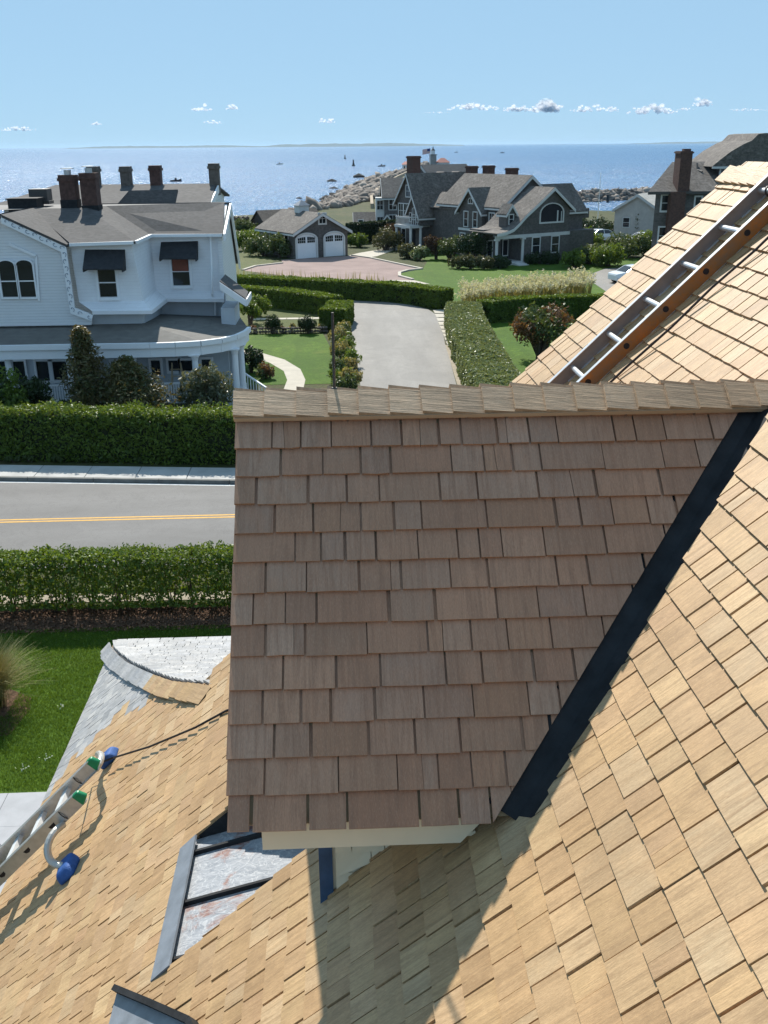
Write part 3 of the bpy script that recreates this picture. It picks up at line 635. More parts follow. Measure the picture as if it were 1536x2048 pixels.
for sg, T, pad in ((1, tp1, Pm(-2.035, 7.06, .05)), (-1, tp2, Pm(-2.03, 5.72, .05))):
    a = T+dirl*(.05 if sg > 0 else .26)-nl*.05+V(0, sg*.02, 0); b = a+(V(.10, .16, .10) if sg > 0 else V(-.10, -.20, .05)); mid = pad+(NM*.17-SU*.07-V(0, .04, 0) if sg > 0 else NM*.13-SU*.15+V(0, .03, 0))
    P = [(1-t)**3*a+3*(1-t)**2*t*b+3*(1-t)*t*t*mid+t**3*(pad+nl*.03) for t in np.linspace(0, 1, 14)]
    m = MB(); m.tube(P, .027, 10); m.build('arm', STUBE, stab, smooth=True)
    m = MB(); e = V(0, sg, 0); f = SU
    m.hexa([pad-e*.06-f*.10-NM*.035, pad-e*.06+f*.10-NM*.035, pad+e*.12-f*.085-NM*.035, pad+e*.12+f*.085-NM*.035, pad-e*.08-f*.08+NM*.065, pad-e*.08+f*.08+NM*.065, pad+e*.09-f*.065+NM*.05, pad+e*.09+f*.065+NM*.05])
    o = m.build('foot_pad', BLUE_PAD, stab, merge=True); bv = o.modifiers.new('b', 'BEVEL'); bv.width = .034; bv.segments = 4
for T in (tp1, tp2):
    m = MB(); c = T+dirl*.20
    m.tube([c+.05*math.cos(a)*nl+.026*math.sin(a)*V(0, 1, 0) for a in np.linspace(0, 6.283, 14)], .0045, 6); m.tube([c+V(0, .026, 0), c+V(0, .07, 0)+dirl*.02, c+V(0, .09, 0)-nl*.02], .004, 5); m.build('tie_wire', STEEL, stab)
m = MB(); cp = [Pm(-.80, 5.88, .02), Pm(-.85, 5.92, .03), Pm(-1.1, 6.08, .045), Pm(-1.53, 6.47, .06), Pm(-1.9, 6.84, .09), Pm(-2.12, 7.0, .13), tp1+dirl*.22+V(0, .02, 0)]
m.tube(cp, .0085, 7); tag(m.build('safety_rope', RUBBER, smooth=True), 'black rope crossing the lower shingles to the aluminium ladder', 'rope')
# ------------------------------------------------------------------ white house across the street
def rowmat(name, c, pitch, rough=.7, var=.2, depth=.35, bump=.5, streak=1.0):
    """courses of boards or shingles too fine to build: rows along the height, uneven pieces"""
    t = NT(name); p = t.pos(); sp = t.new('ShaderNodeSeparateXYZ'); t.l(p, sp.inputs[0])
    fr = t.math('FRACT', t.math('MULTIPLY', sp.outputs[2], 1/pitch)); n = t.noise(t.mapping(p, (2.2*streak, 2.2*streak, 1/pitch)), 1.0, 3, .6); big = t.noise(p, .5, 4, .6)
    col = t.ramp(n, (.3, rgbm(c, 1-var)), (.7, rgbm(c, 1+var))); mid = t.noise(p, 2.6, 3, .7); col = t.mix(t.ramp(mid, (.5, (0, 0, 0)), (.75, (min(1, var*2.2),)*3)), col, rgbm(c, 1+2.2*var)); col = t.mix(t.ramp(big, (.35, (.45, .45, .45)), (.65, (0, 0, 0))), col, rgbm(c, 1-1.3*var))
    col = t.mix(t.ramp(fr, (.0, (depth, depth, depth)), (.16, (0, 0, 0))), col, rgbm(c, .35))
    t.l(col, t.b.inputs['Base Color']); t.set(t.b, Roughness=rough); t.bump(fr, bump, pitch*.2); return t.m
CLAP = rowmat('white_clapboard', (.80, .82, .85), .13, .6, .03, .4, .8)
SKIRT = rowmat('white_shingle_wall', (.82, .83, .86), .16, .6, .035, .16, .4, 1.6)
ROOFW = rowmat('asphalt_shingle', (.085, .08, .078), .07, .9, .3, .45, .5, 2.0)
PORCHR = rowmat('dark_porch_roof', (.15, .143, .13), .09, .85, .18, .3, .3); PALE = plain('pale_roofing', (.40, .37, .33), .85, .15, 1.5, .2, 8)
FLATR = plain('flat_roofing', (.23, .22, .21), .85, .15, .8)
WALLG = plain('porch_wall_paint', (.50, .54, .58), .7, .06, 2)
DARKR = plain('dark_interior', (.02, .02, .025), .9, .2, 2)
wh = thing('white_house', gz(180, 840), 'large white clapboard house with wraparound porch across the street', 'house')
P = gy
def polyp(m, pts, d): m.prism([P(*q) for q in pts], d)
# left pavilion (mirrored about its peak just outside the picture)
xc = P(2, 437, 45)[0]
def mir(L): return [V(2*xc-p[0], p[1], p[2]) for p in L[::-1]]
R_ = [P(2, 437, 45), P(128, 497, 45), P(146, 620, 45), P(183, 636, 45), P(183, 650, 45)]
m = MB(); m.prism(R_+mir(R_), (0, .25, 0)); wl = m.build('pavilion_wall', CLAP, wh)
def strip(m, A, B, w, y0, t, n=None):
    A = V(A[0], y0, A[2]); B = V(B[0], y0, B[2]); d = B-A; d /= np.linalg.norm(d); nn = V(d[2], 0, -d[0]); nn = nn if nn[2] < 0 or abs(nn[2]) < 1e-3 else -nn
    if n is not None: nn = n
    m.prism([A, B, B+nn*w, A+nn*w], (0, t, 0))
o3 = [P(2, 430, 44.72), P(131, 490, 44.72), P(149, 616, 44.72), P(186, 630, 44.72)]
i3 = [P(2, 446, 44.72), P(122, 504, 44.72), P(141, 627, 44.72), P(183, 642, 44.72)]
for side in (0, 1):
    m = MB()
    for k in range(3):
        q = [o3[k], o3[k+1], i3[k+1], i3[k]]
        if side: q = mir(q)
        m.prism(q, (0, .12, 0))
    bb_ = m.build('bargeboard', WHITEP, wh)
    if side == 0:
        SCROLL = plain('scroll_grey', (.22, .27, .34), .6, .1, 5); dd = [np.linalg.norm(o3[k+1]-o3[k]) for k in range(3)]
        for k in range(3):
            n = int(dd[k]/.3)
            for j in range(n):
                t = (j+.6)/n; c = (1-t)*(o3[k]+i3[k])/2+t*(o3[k+1]+i3[k+1])/2; ax = o3[k+1]-o3[k]; ax /= np.linalg.norm(ax); up = V(-ax[2], 0, ax[0]); s_ = 1 if j % 2 else -1
                pts = [c+V(0, -.012, 0)+(.02+.02*a)*(math.cos(a*1.5)*ax+s_*math.sin(a*1.5)*up)+ax*.02*a for a in np.linspace(.2, 3.9, 12)]
                mm = MB(); mm.tube(pts, .012, 4); mm.build('scroll', SCROLL, bb_)
def win(parent, x0, x1, z0, z1, y, fr=.09, cols=1, rows=2, glass=None, arch=False, dep=.06, frame=None):
    """sash window facing the camera side at plane y"""
    m = MB(); w = fr
    m.bb((x0-w, y-dep, z0-w*1.2), (x0, y+.02, z1+w)); m.bb((x1, y-dep, z0-w*1.2), (x1+w, y+.02, z1+w)); m.bb((x0, y-dep, z1), (x1, y+.02, z1+w)); m.bb((x0-.02, y-dep-.03, z0-w*1.2), (x1+.02, y+.02, z0))
    f = m.build('window', frame or WHITEP, parent)
    m = MB()
    for i in range(rows):
        for j in range(cols):
            a0, a1 = x0+(x1-x0)*j/cols, x0+(x1-x0)*(j+1)/cols; b0, b1 = z0+(z1-z0)*i/rows, z0+(z1-z0)*(i+1)/rows; g = .018
            m.bb((a0+g, y-.015-(.012 if i else 0), b0+g), (a1-g, y-.005, b1-g))
    m.build('pane', glass or GLASS, f)
    m = MB()
    for i in range(1, rows): zz = z0+(z1-z0)*i/rows; m.bb((x0, y-.045, zz-.025), (x1, y-.017, zz+.025))
    for j in range(1, cols): xx = x0+(x1-x0)*j/cols; m.bb((xx-.02, y-.04, z0), (xx+.02, y-.016, z1))
    if rows > 1 or cols > 1: m.build('glazing_bar', frame or WHITEP, f)
    return f
for a, b in (((7, 594), (29, 530)), ((43, 594), (65, 529))):
    p, q = P(*a, 45), P(*b, 45); f_ = win(wl, p[0], q[0], p[2], q[2], 44.97, .07, 1, 2); c = V((p[0]+q[0])/2, 44.9, q[2]); hw = (q[0]-p[0])/2
    m = MB(); m.prism([c+V(0, -.02, .0)+(hw+.08)*V(math.cos(t), 0, .62*math.sin(t)) for t in np.linspace(0, math.pi, 11)], (0, .06, 0)); m.build('window_arch', WHITEP, wl)
    m = MB(); m.prism([c+V(0, -.035, -.1)]+[c+V(0, -.035, .0)+hw*V(math.cos(t), 0, .6*math.sin(t)) for t in np.linspace(0, math.pi, 11)], (0, .014, 0)); m.build('pane', GLASS, f_)
m = MB(); a_, b_, c_, d_ = P(-2, 495, 44.95), P(18, 488, 44.95), P(72, 512, 44.95), P(78, 602, 44.95); m.bar(b_, c_, .05, .12); m.bar(c_, d_, .05, .09, (1, 0, 0)); m.build('window_hood', WHITEP, wl)
# roof of the pavilion
m = MB(); pk = P(2, 429, 44.7); lo = P(133, 489, 44.7)
m.prism([pk, lo, lo-V(0, 0, .12), pk-V(0, 0, .12)], (0, 6.0, 0)); m.prism(mir([pk, lo, lo-V(0, 0, .12), pk-V(0, 0, .12)]), (0, 6.0, 0)); m.build('pavilion_roof', ROOFW, wh)
# middle bay and right wing walls (bell-cast at the foot)
def skirtwall(pts, name):
    """pts: list of (top px,py) (kick px,py) (foot px,py) with distance Y"""
    m = MB()
    for A, B in zip(pts[:-1], pts[1:]):
        for k in range(2): m.poly([P(*A[k], A[3]-(.0 if k == 0 else 0)), P(*A[k+1], A[3]-(.62 if k == 1 else 0)), P(*B[k+1], B[3]-(.62 if k == 1 else 0)), P(*B[k], B[3])])
        a, b = P(*A[2], A[3]-.62), P(*B[2], B[3]-.62); m.poly([a, a-V(0, 0, .16), b-V(0, 0, .16), b]); m.poly([a-V(0, 0, .16), P(*A[2], A[3]-.62)+V(0, .9, -.2), b+V(0, .9, -.2), b-V(0, 0, .16)])
    return m.build(name, SKIRT, wh)
mw = skirtwall([((140, 488), (158, 604), (184, 622), 45.3), ((262, 484), (287, 602), (303, 621), 45.3), ((300, 470), (312, 580), (334, 597), 49.6), ((443, 468), (449, 583), (448, 598), 49.6)], 'upper_wall')
m = MB(); m.prism([P(184, 624, 45.4), P(284, 624, 45.4), P(284, 648, 45.4), P(184, 648, 45.4)], (0, .1, 0)); m.prism([P(284, 624, 45.42), P(320, 600, 49.8), P(320, 627, 49.8), P(284, 648, 45.42)], (.1, .1, 0)); m.prism([P(320, 596, 49.8), P(478, 603, 49.8), P(478, 634, 49.8), P(320, 628, 49.8)], (0, .1, 0)); m.build('lower_band', WALLG, wh)
m = MB(); a, b = P(140, 486, 45), P(446, 468, 46.8); 
m.bar(P(140, 489, 45.0), P(268, 485, 45.0), .3, .14); m.bar(P(268, 485, 45.0), P(299, 471, 49.3), .3, .14); m.bar(P(299, 471, 49.3), P(445, 470, 49.3), .3, .14); m.build('eave_gutter', WHITEP, wh)
AWN = plain('awning_shingle', (.035, .037, .042), .9, .25, 6, .5, 14)
RED = plain('red_blind', (.20, .06, .035), .6, .3, 2)
for aw, wn_, Y, red in ((((170, 499), (250, 499), (245, 538), (165, 538)), ((201, 594), (230, 540)), 45.3, 0), (((322, 484), (396, 482), (392, 517), (318, 517)), ((347, 571), (377, 518)), 49.6, 1)):
    m = MB(); q = [P(*aw[0], Y), P(*aw[1], Y), P(*aw[2], Y-.75), P(*aw[3], Y-.75)]; m.prism([p-V(0, 0, .05) for p in q], (0, 0, .05)); m.prism([q[3]-V(0, 0, .05), q[3]-V(0, 0, .14), V(q[3][0], Y, q[3][2]-.14), V(q[0][0], Y, q[0][2]-.05)], (.04, 0, 0)); m.prism([q[2]-V(0, 0, .05), q[2]-V(0, 0, .14), V(q[2][0], Y, q[2][2]-.14), V(q[1][0], Y, q[1][2]-.05)], (-.04, 0, 0)); m.build('awning', AWN, wh)
    p, q = P(*wn_[0], Y), P(*wn_[1], Y); w = win(mw, p[0], q[0], p[2], q[2]+.1, Y-.02, .12, 1, 2)
    if red:
        mm = MB(); mm.bb((p[0]+.04, Y-.075, (p[2]+q[2])/2+.06), (q[0]-.04, Y-.06, q[2]+.05)); mm.build('blind', RED, w)
m = MB(); m.tube([P(421, 474, 49.45), P(424, 588, 49.0), P(430, 606, 49.5), P(431, 630, 49.6)], .055, 8); m.build('downpipe', WHITEP, wh)
# main roofs
zt = P(172, 416, 49.5)[2]; 
m = MB()
def rp(*pts): m.prism([p-V(0, 0, .1) for p in pts], (0, 0, .1))
A0, A1 = P(140, 486, 44.9), P(270, 483, 44.9); T0, T1 = P(60, 424, 49.5), P(172, 416, 49.5); T0[2] = T1[2] = zt
B1 = P(300, 469, 49.2); T2 = P(212, 413, 51.2); T2[2] = zt
C1 = P(446, 467, 49.2); T3 = P(449, 408, 53.0); T3[2] = zt+.02
rp(A0, A1, T1, T0); rp(A1, B1, T2, T1); rp(B1, C1, T3, T2)
m.build('main_roof', ROOFW, wh)
m = MB(); bk = 54.0
xr = C1[0]-.05
m.poly([V(-22, 46, zt-.02), T0-V(0, 0, .02), T1-V(0, 0, .02), T2-V(0, 0, .02), T3-V(0, 0, .02), V(T3[0], 54.0, zt-.02), V(-22, 54, zt-.02)]); m.build('flat_roof', FLATR, wh)
# right-hand gable end
yb_ = 55.5; zb_ = 5.4
m = MB(); xg = C1[0]-.12; m.prism([V(xg, 49.5, .6), V(xg, 49.5, C1[2]-.1), V(xg, 53.0, zt-.08), V(xg, yb_, zb_-.1), V(xg, yb_, .6)], (-.2, 0, 0)); m.build('end_wall', CLAP, wh)
m = MB(); 
for (ya, za), (yb2, zb2) in (((49.2, C1[2]), (53.0, zt)), ((53.0, zt), (yb_+.3, zb_))): m.prism([V(xg+.12, ya, za-.02), V(xg+.12, yb2, zb2-.02), V(xg+.12, yb2, zb2-.36), V(xg+.12, ya, za-.36)], (.1, 0, 0))
m.build('rake_board', WHITEP, wh)
m = MB(); m.prism([V(xg+.2, 53.0, zt+.02), V(xg+.2, yb_+.3, zb_+.04), V(-14, yb_+.3, zb_+.04), V(-14, 53.0, zt+.02)], (0, 0, -.1)); m.build('rear_slope', ROOFW, wh)
m = MB(); zs = P(449, 597, 46.9)[2]; xs0, xs1 = xg+.1, P(494, 622, 47.0)[0]; m.prism([V(xs0, 46.8, zs+.75), V(xs1, 46.8, zs-.1), V(xs1-.1, 49.2, zs-.1), V(xs0, 49.2, zs+.75)], (0, 0, .1)); m.build('side_roof', ROOFW, wh); m = MB(); m.prism([V(xs0, 46.74, zs+.80), V(xs1, 46.74, zs-.05), V(xs1, 46.74, zs-.36), V(xs0, 46.74, zs+.45)], (0, -.06, 0)); m.bb((xs1, 46.75, zs-.35), (xs1+.06, 49.2, zs-.02)); m.build('side_fascia', WHITEP, wh)
m = MB(); x0 = P(482, 680, 48)[0]; m.bb((xg, 47.3, .5), (x0-.15, 49.6, 4.2)); m.build('side_wall', WALLG, wh)
# rear block
zr_ = P(300, 368, 58)[2]; zf = zt-.05
m = MB(); xl, xr2 = P(112, 372, 58)[0], P(432, 368, 58)[0]; yf = 53.2
m.prism([V(xl-2.2, yf, zf), V(xr2+.2, yf, zf), V(xr2, 58, zr_), V(xl, 58, zr_)], (0, 0, -.1)); m.prism([V(xl-2.2, 63, zf), V(xr2+.2, 63, zf), V(xr2, 58, zr_), V(xl, 58, zr_)], (0, 0, -.1)); m.build('rear_roof', ROOFW, wh)
m = MB(); m.bb((xl-1.6, yf+.3, .5), (xr2-.1, 62.5, zf)); m.prism([V(xr2-.1, yf+.3, zf), V(xr2-.1, 62.6, zf), V(xr2-.1, 58, zr_-.12)], (-.2, 0, 0)); m.build('rear_wall', CLAP, wh)
m = MB(); m.prism([V(xr2+.12, yf-.05, zf-.05), V(xr2+.12, 58, zr_-.02), V(xr2+.12, 58, zr_-.4), V(xr2+.12, yf-.05, zf-.42)], (.08, 0, 0)); m.build('rake_board', WHITEP, wh)
m = MB(); q = [P(232, 411, 53.0), P(258, 381, 53.5), P(356, 379, 53.5), P(350, 408, 53.0), P(352, 380, 57), P(262, 380, 57)]; m.prism([q[0], q[1], q[2], q[3]], (0, 0, -.1)); m.build('cross_gable', ROOFW, wh)
def chimney(parent, x0, x1, y0, y1, Y, dep=.8, mat=None, base=None, pots=0, capm=None):
    a, b = P(x0, y1, Y), P(x1, y0, Y); w = b[0]-a[0]; m = MB(); zt_ = b[2]
    m.bb((a[0], Y, a[2]-.5), (b[0], Y+dep, zt_-.28)); m.bb((a[0]-.06, Y-.06, zt_-.28), (b[0]+.06, Y+dep+.06, zt_-.14)); m.bb((a[0]-.02, Y-.02, zt_-.14), (b[0]+.02, Y+dep+.02, zt_))
    c = m.build('chimney', mat or BRICK, parent)
    if base: mm = MB(); mm.bb((a[0]-.03, Y-.03, a[2]-.5), (b[0]+.03, Y+dep+.03, a[2]+base)); mm.build('chimney_base', NAVY, c)
    for k in range(pots):
        xx = a[0]+w*(k+.5)/pots; mm = MB(); mm.tube([V(xx, Y+dep/2, zt_), V(xx, Y+dep/2, zt_+.22)], .17, 10); mm.bb((xx-.26, Y+dep/2-.26, zt_+.27), (xx+.26, Y+dep/2+.26, zt_+.31)); mm.build('chimney_cap', ALU, c)
    return c
CH_GREY = plain('old_brick', (.13, .11, .095), .9, .3, 6, .4, 20)
chimney(wh, 123, 147, 350, 412, 49.8, .75, BRICK, .28, 1); chimney(wh, 166, 189, 346, 424, 49.6, .8, BRICK, .3, 1)
for a in ((242, 257, 333, 372), (301, 318, 331, 376), (419, 435, 327, 372), (177, 193, 333, 372)): chimney(wh, *a, 57.6, .8, CH_GREY if a[0] != 301 else BRICK)
m = MB(); p, q = P(60, 408, 51.5), P(102, 378, 51.5); m.bb((p[0], 51.5, p[2]), (p[0]+.9, 52.4, q[2])); m.bb((p[0]+.55, 51.2, p[2]), (q[0]-.1, 52.1, q[2]-.55)); m.build('condenser', STEEL, wh)
m = MB(); p, q = P(17, 420, 50), P(72, 399, 50); m.bb((p[0], 50, p[2]-.2), (q[0], 51.2, q[2])); m.bb((p[0]-.06, 49.94, q[2]), (q[0]+.06, 51.26, q[2]+.06)); m.build('roof_hatch', NAVY, wh)
# porch
eave = [(-40, 692, 43.3), (120, 692, 43.3), (230, 691, 43.3), (300, 690, 43.3), (350, 687, 43.4), (400, 682, 43.65), (440, 673, 44.2), (468, 661, 45.0), (486, 648, 46.0), (494, 638, 47.0)]
E_ = [P(*e) for e in eave]; ze_ = E_[0][2]
for e in E_: e[2] = ze_
inn = [P(-40, 653, 45.3), P(284, 647, 45.3), P(320, 628, 49.8), P(480, 634, 49.8)]
zi = inn[0][2]
m = MB(); m.poly(E_+inn[::-1]); m.build('porch_roof', PORCHR, wh)
m = MB(); n_ = len(E_)
for k in range(n_-1):
    a, b = E_[k], E_[k+1]; d = b-a; o = V(d[1], -d[0], 0); o /= np.linalg.norm(o)
    for w0, z0, z1 in ((.16, .03, -.20), (.05, -.20, -.62)):
        m.hexa([a+V(0, 0, z1), b+V(0, 0, z1), a+V(0, 0, z0), b+V(0, 0, z0), a+o*w0+V(0, 0, z1), b+o*w0+V(0, 0, z1), a+o*w0+V(0, 0, z0), b+o*w0+V(0, 0, z0)])
m.build('porch_gutter', WHITEP, wh)
m = MB(); m.poly([p+V(0, 0, -.6) for p in E_]+[V(p[0], p[1], ze_-.6) for p in inn[::-1]]); m.build('porch_ceiling', WALLG, wh)
m = MB(); m.bb((-24, 43.5, 0), (E_[-1][0]-.2, 47.2, .55)); m.build('porch_floor', WALLG, wh)
m = MB(); m.bb((-24, 46.2, .5), (E_[-1][0]-.9, 46.4, ze_)); pw = m.build('porch_wall', WALLG, wh)
for a, b, c, d in ((-20, 10, 722, 765), (32, 48, 722, 768), (77, 100, 722, 762), (105, 142, 722, 760), (225, 250, 722, 752), (304, 320, 720, 750), (338, 356, 720, 742), (362, 388, 720, 742), (404, 422, 718, 738)):
    p, q = P(a, d, 46.2), P(b, c, 46.2); win(pw, p[0], q[0], max(p[2], .8), q[2], 46.19, .1, 1, 1)
zc0, zc1 = .55, ze_-.6
for px in (23, 143, 270, 393, 470, 483):
    x = P(px, 760, 43.7 if px < 450 else 45.6)[0]; yy = 43.7 if px < 450 else (44.9 if px < 475 else 46.0)
    if px >= 450: x = P(px, 720, yy)[0]
    m = MB(); m.tube([V(x, yy, zc0), V(x, yy, zc0+.15), V(x, yy, zc1-.3), V(x, yy, zc1-.05)], [.2, .16, .14, .2], 12); m.bb((x-.24, yy-.24, zc1-.06), (x+.24, yy+.24, zc1)); m.build('column', WHITEP, wh, smooth=False)
def railing(A, B, n):
    m = MB(); m.bar(A+V(0, 0, .85), B+V(0, 0, .85), .09, .07); m.bar(A+V(0, 0, .12), B+V(0, 0, .12), .06, .06); r = m.build('railing', WHITEP, wh)
    for k in range(n):
        p = A+(B-A)*(k+.5)/n; mm = MB(); mm.bb((p[0]-.022, p[1]-.022, p[2]+.15), (p[0]+.022, p[1]+.022, p[2]+.82)); mm.build('baluster', WHITEP, r)
xa = lambda px: P(px, 800, 43.7)[0]
railing(V(xa(95), 43.65, .55), V(xa(140), 43.65, .55), 9); railing(V(xa(275), 43.65, .55), V(xa(391), 43.65, .55), 24); railing(V(xa(397), 43.7, .55), V(xa(455), 44.4, .55), 11)
sa = P(488, 728, 47.2); railing(V(sa[0], 46.6, .35), V(sa[0]+1.6, 45.0, -.35), 11)
m = MB(); m.prism([V(xa(-30), 43.5, .5), V(xa(455), 43.5, .5), V(xa(455), 43.5, 0), V(xa(-30), 43.5, 0)], (0, .05, 0)); m.build('porch_skirt', WALLG, wh)
TIMBER = plain('pale_timber', (.50, .40, .26), .7, .1, 6)
sl_ = thing('step_ladder', V(xa(350), 44.6, .55), 'pale timber step ladder standing on the white house porch behind the leafy shrub', 'ladder')
for dx, dy in ((-.28, 0), (.28, 0), (-.28, .7), (.28, .7)):
    m = MB(); c = V(xa(350), 44.5, .55); m.bar(c+V(dx*1.1, dy, 0), c+V(dx*.7, .35, 1.55), .05, .035, (0, 1, 0)); m.build('leg', TIMBER, sl_)
for k in range(4):
    m = MB(); t = (k+1)/5; c = V(xa(350), 44.5, .55); m.bb((c[0]-.27, c[1]+.35*t-.06, c[2]+1.55*t), (c[0]+.27, c[1]+.35*t+.06, c[2]+1.55*t+.03)); m.build('tread', TIMBER, sl_)
# ------------------------------------------------------------------ shingle-style houses towards the sea
GWALL = rowmat('grey_shingle_wall', (.12, .11, .105), .15, .85, .34, .4, .5, 1.6); GROOF = rowmat('grey_shingle_roof', (.135, .118, .104), .14, .9, .46, .35, .5, 1.8)
BROOF = rowmat('brown_shingle_roof', (.15, .115, .09), .12, .9, .4, .35, .5, 1.8); TRIM = plain('pale_trim', (.60, .60, .59), .6, .06, 2); BWALL = rowmat('brown_wall', (.085, .065, .055), .2, .9, .25, .3)
class FR:
    def __init__(s, o, deg): s.o = V(o[0], o[1], 0); a = math.radians(deg); s.u = V(math.cos(a), math.sin(a), 0); s.v = V(-math.sin(a), math.cos(a), 0)
    def p(s, u, v, z): return s.o+u*s.u+v*s.v+V(0, 0, z)
    def qv(s, px, py, v0): r = ray(px, py); d = r*((v0+(s.o-EYE)@s.v)/(r@s.v))+EYE-s.o; return V(d@s.u, d@s.v, d[2])
    def qu(s, px, py, u0): r = ray(px, py); d = r*((u0+(s.o-EYE)@s.u)/(r@s.u))+EYE-s.o; return V(d@s.u, d@s.v, d[2])
def lbox(m, fr, a, b):
    (u0, v0, z0), (u1, v1, z1) = a, b; m.hexa([fr.p(u, v, z) for z in (z0, z1) for v in (v0, v1) for u in (u0, u1)])
def gable(parent, fr, u0, u1, v0, v1, zb, z0, z1, zr, axis='u', rp=None, wall=None, roof=None, oh=.35, trim=True, th=.12, ends=(1, 1)):
    """gabled block in a turned frame; z0,z1 eave heights on the two sides of the ridge"""
    wall = wall or GWALL; roof = roof or GROOF
    c = (lambda a, x, z: fr.p(a, x, z)) if axis == 'u' else (lambda a, x, z: fr.p(x, a, z))
    a0, a1, x0, x1 = (u0, u1, v0, v1) if axis == 'u' else (v0, v1, u0, u1); xr_ = rp if rp is not None else (x0+x1)/2
    s0 = (zr-z0)/(xr_-x0); s1 = (zr-z1)/(x1-xr_); m = MB()
    m.prism([c(a0, x0, zb), c(a0, x1, zb), c(a0, x1, z1), c(a0, xr_, zr-.02), c(a0, x0, z0)], c(a1, x0, zb)-c(a0, x0, zb)); w = m.build('wall', wall, parent)
    m = MB(); e0, e1 = a0-oh*ends[0], a1+oh*ends[1]
    for xa, za, xe, ze2 in ((xr_, zr, x0-oh, z0-oh*s0), (xr_, zr, x1+oh, z1-oh*s1)):
        q = [c(e0, xa, za), c(e1, xa, za), c(e1, xe, ze2), c(e0, xe, ze2)]; m.prism([p+V(0, 0, .03) for p in q], (0, 0, th))
    r = m.build('roof', roof, parent)
    if trim:
        m = MB()
        for a, k in ((e0, ends[0]), (e1, ends[1])):
            if not k: continue
            d = (c(a0, 0, 0)-c(a1, 0, 0)); d = d/np.linalg.norm(d)*(1 if a == e0 else -1)*.05
            for xa, za, xe, ze2 in ((xr_, zr, x0-oh, z0-oh*s0), (xr_, zr, x1+oh, z1-oh*s1)): m.prism([c(a, xa, za+.10), c(a, xe, ze2+.10), c(a, xe, ze2-.2), c(a, xa, za-.2)], d)
        for xe, ze2 in ((x0-oh, z0-oh*s0), (x1+oh, z1-oh*s1)):
            q = [c(e0, xe, ze2+.03), c(e1, xe, ze2+.03), c(e1, xe, ze2-.14), c(e0, xe, ze2-.14)]; m.prism(q, (c(0, 1, 0)-c(0, 0, 0))*(.04 if xe < xr_ else -.04))
        m.build('trim', TRIM, r)
    return w, r
def fwin(parent, fr, plane, at, c, zc, w, h, cols=2, rows=2, fw=.1, arch=False, glass=None):
    """framed window on a wall plane ('v': front, 'u': side)"""
    f = (lambda a, d, z: fr.p(a, at-d, z)) if plane == 'v' else (lambda a, d, z: fr.p(at-d, a, z)); m = MB()
    def bx(mm, a0, a1, z0, z1, d0, d1): mm.hexa([f(a, d, z) for z in (z0, z1) for d in (d0, d1) for a in (a0, a1)])
    x0, x1, z0, z1 = c-w/2, c+w/2, zc-h/2, zc+h/2
    bx(m, x0-fw, x0, z0-fw, z1+fw, 0, .07); bx(m, x1, x1+fw, z0-fw, z1+fw, 0, .07); bx(m, x0, x1, z0-fw, z0, 0, .08)
    if not arch: bx(m, x0, x1, z1, z1+fw, 0, .07)
    else:
        A = [f(c+(w/2+fw)*math.cos(t), .0, z1-.02+(w/2+fw)*arch*math.sin(t)) for t in np.linspace(0, math.pi, 11)]; B = [f(c+(w/2)*math.cos(t), .0, z1-.02+(w/2)*arch*math.sin(t)) for t in np.linspace(0, math.pi, 11)]
        d = f(0, .07, 0)-f(0, 0, 0)
        for i in range(10): m.prism([A[i], A[i+1], B[i+1], B[i]], d)
    o = m.build('window', TRIM, parent); m = MB(); bx(m, x0, x1, z0, z1, .0, .02)
    if arch: m.prism([f(c+(w/2)*math.cos(t), .0, z1-.02+(w/2)*arch*math.sin(t)) for t in np.linspace(0, math.pi, 11)], f(0, .02, 0)-f(0, 0, 0))
    m.build('pane', glass or GLASS, o); m = MB()
    for i in range(1, cols): xx = x0+w*i/cols; bx(m, xx-.025, xx+.025, z0, z1+(arch*w*.35 if arch else 0), .02, .05)
    for i in range(1, rows): zz = z0+h*i/rows; bx(m, x0, x1, zz-.025, zz+.025, .021, .05)
    if cols > 1 or rows > 1: m.build('glazing_bar', TRIM, o)
    return o
fg = FR((18.81, 100.61), 30)
gh = thing('grey_shingle_house', fg.p(2, 8, 0), 'large grey shingled house with many gables and arched balcony facing the lawn', 'house')
# front block with swept porch roof
prof = [(3.4, 7.25), (1.5, 5.9), (-.27, 4.69), (-1.0, 4.05), (-1.79, 3.5), (-2.7, 3.22), (-3.9, 3.08)]
m = MB(); m.prism([fg.p(u, 0, z) for u, z in [(0, 0), (5.9, 0), (5.9, 5.2), (3.4, 7.2)]+[(u, z-.05) for u, z in prof[1:]]+[(-3.9, 2.85), (0, 2.85)]], fg.v*.3); lbox(m, fg, (0, .3, 0), (5.9, 8, 5.0)); lbox(m, fg, (-3.6, 2.3, 0), (0, 4.5, 3.4)); gw = m.build('wall', GWALL, gh)
m = MB()
for (a, b), (c, d) in zip(prof[:-1], prof[1:]): m.prism([fg.p(a, -.35, b+.02), fg.p(c, -.35, d+.02), fg.p(c, 4.4, d+.02), fg.p(a, 4.4, b+.02)], (0, 0, .12))
m.prism([fg.p(3.4, -.35, 7.27), fg.p(6.35, -.35, 5.05), fg.p(6.35, 4, 5.05), fg.p(3.4, 4, 7.27)], (0, 0, .12)); gr_ = m.build('roof', GROOF, gh)
m = MB()
for (a, b), (c, d) in list(zip(prof[:-1], prof[1:]))+[((3.4, 7.25), (6.4, 5.02))]: m.prism([fg.p(a, -.36, b+.1), fg.p(c, -.36, d+.1), fg.p(c, -.36, d-.2), fg.p(a, -.36, b-.2)], -fg.v*.05)
m.build('trim', TRIM, gr_)
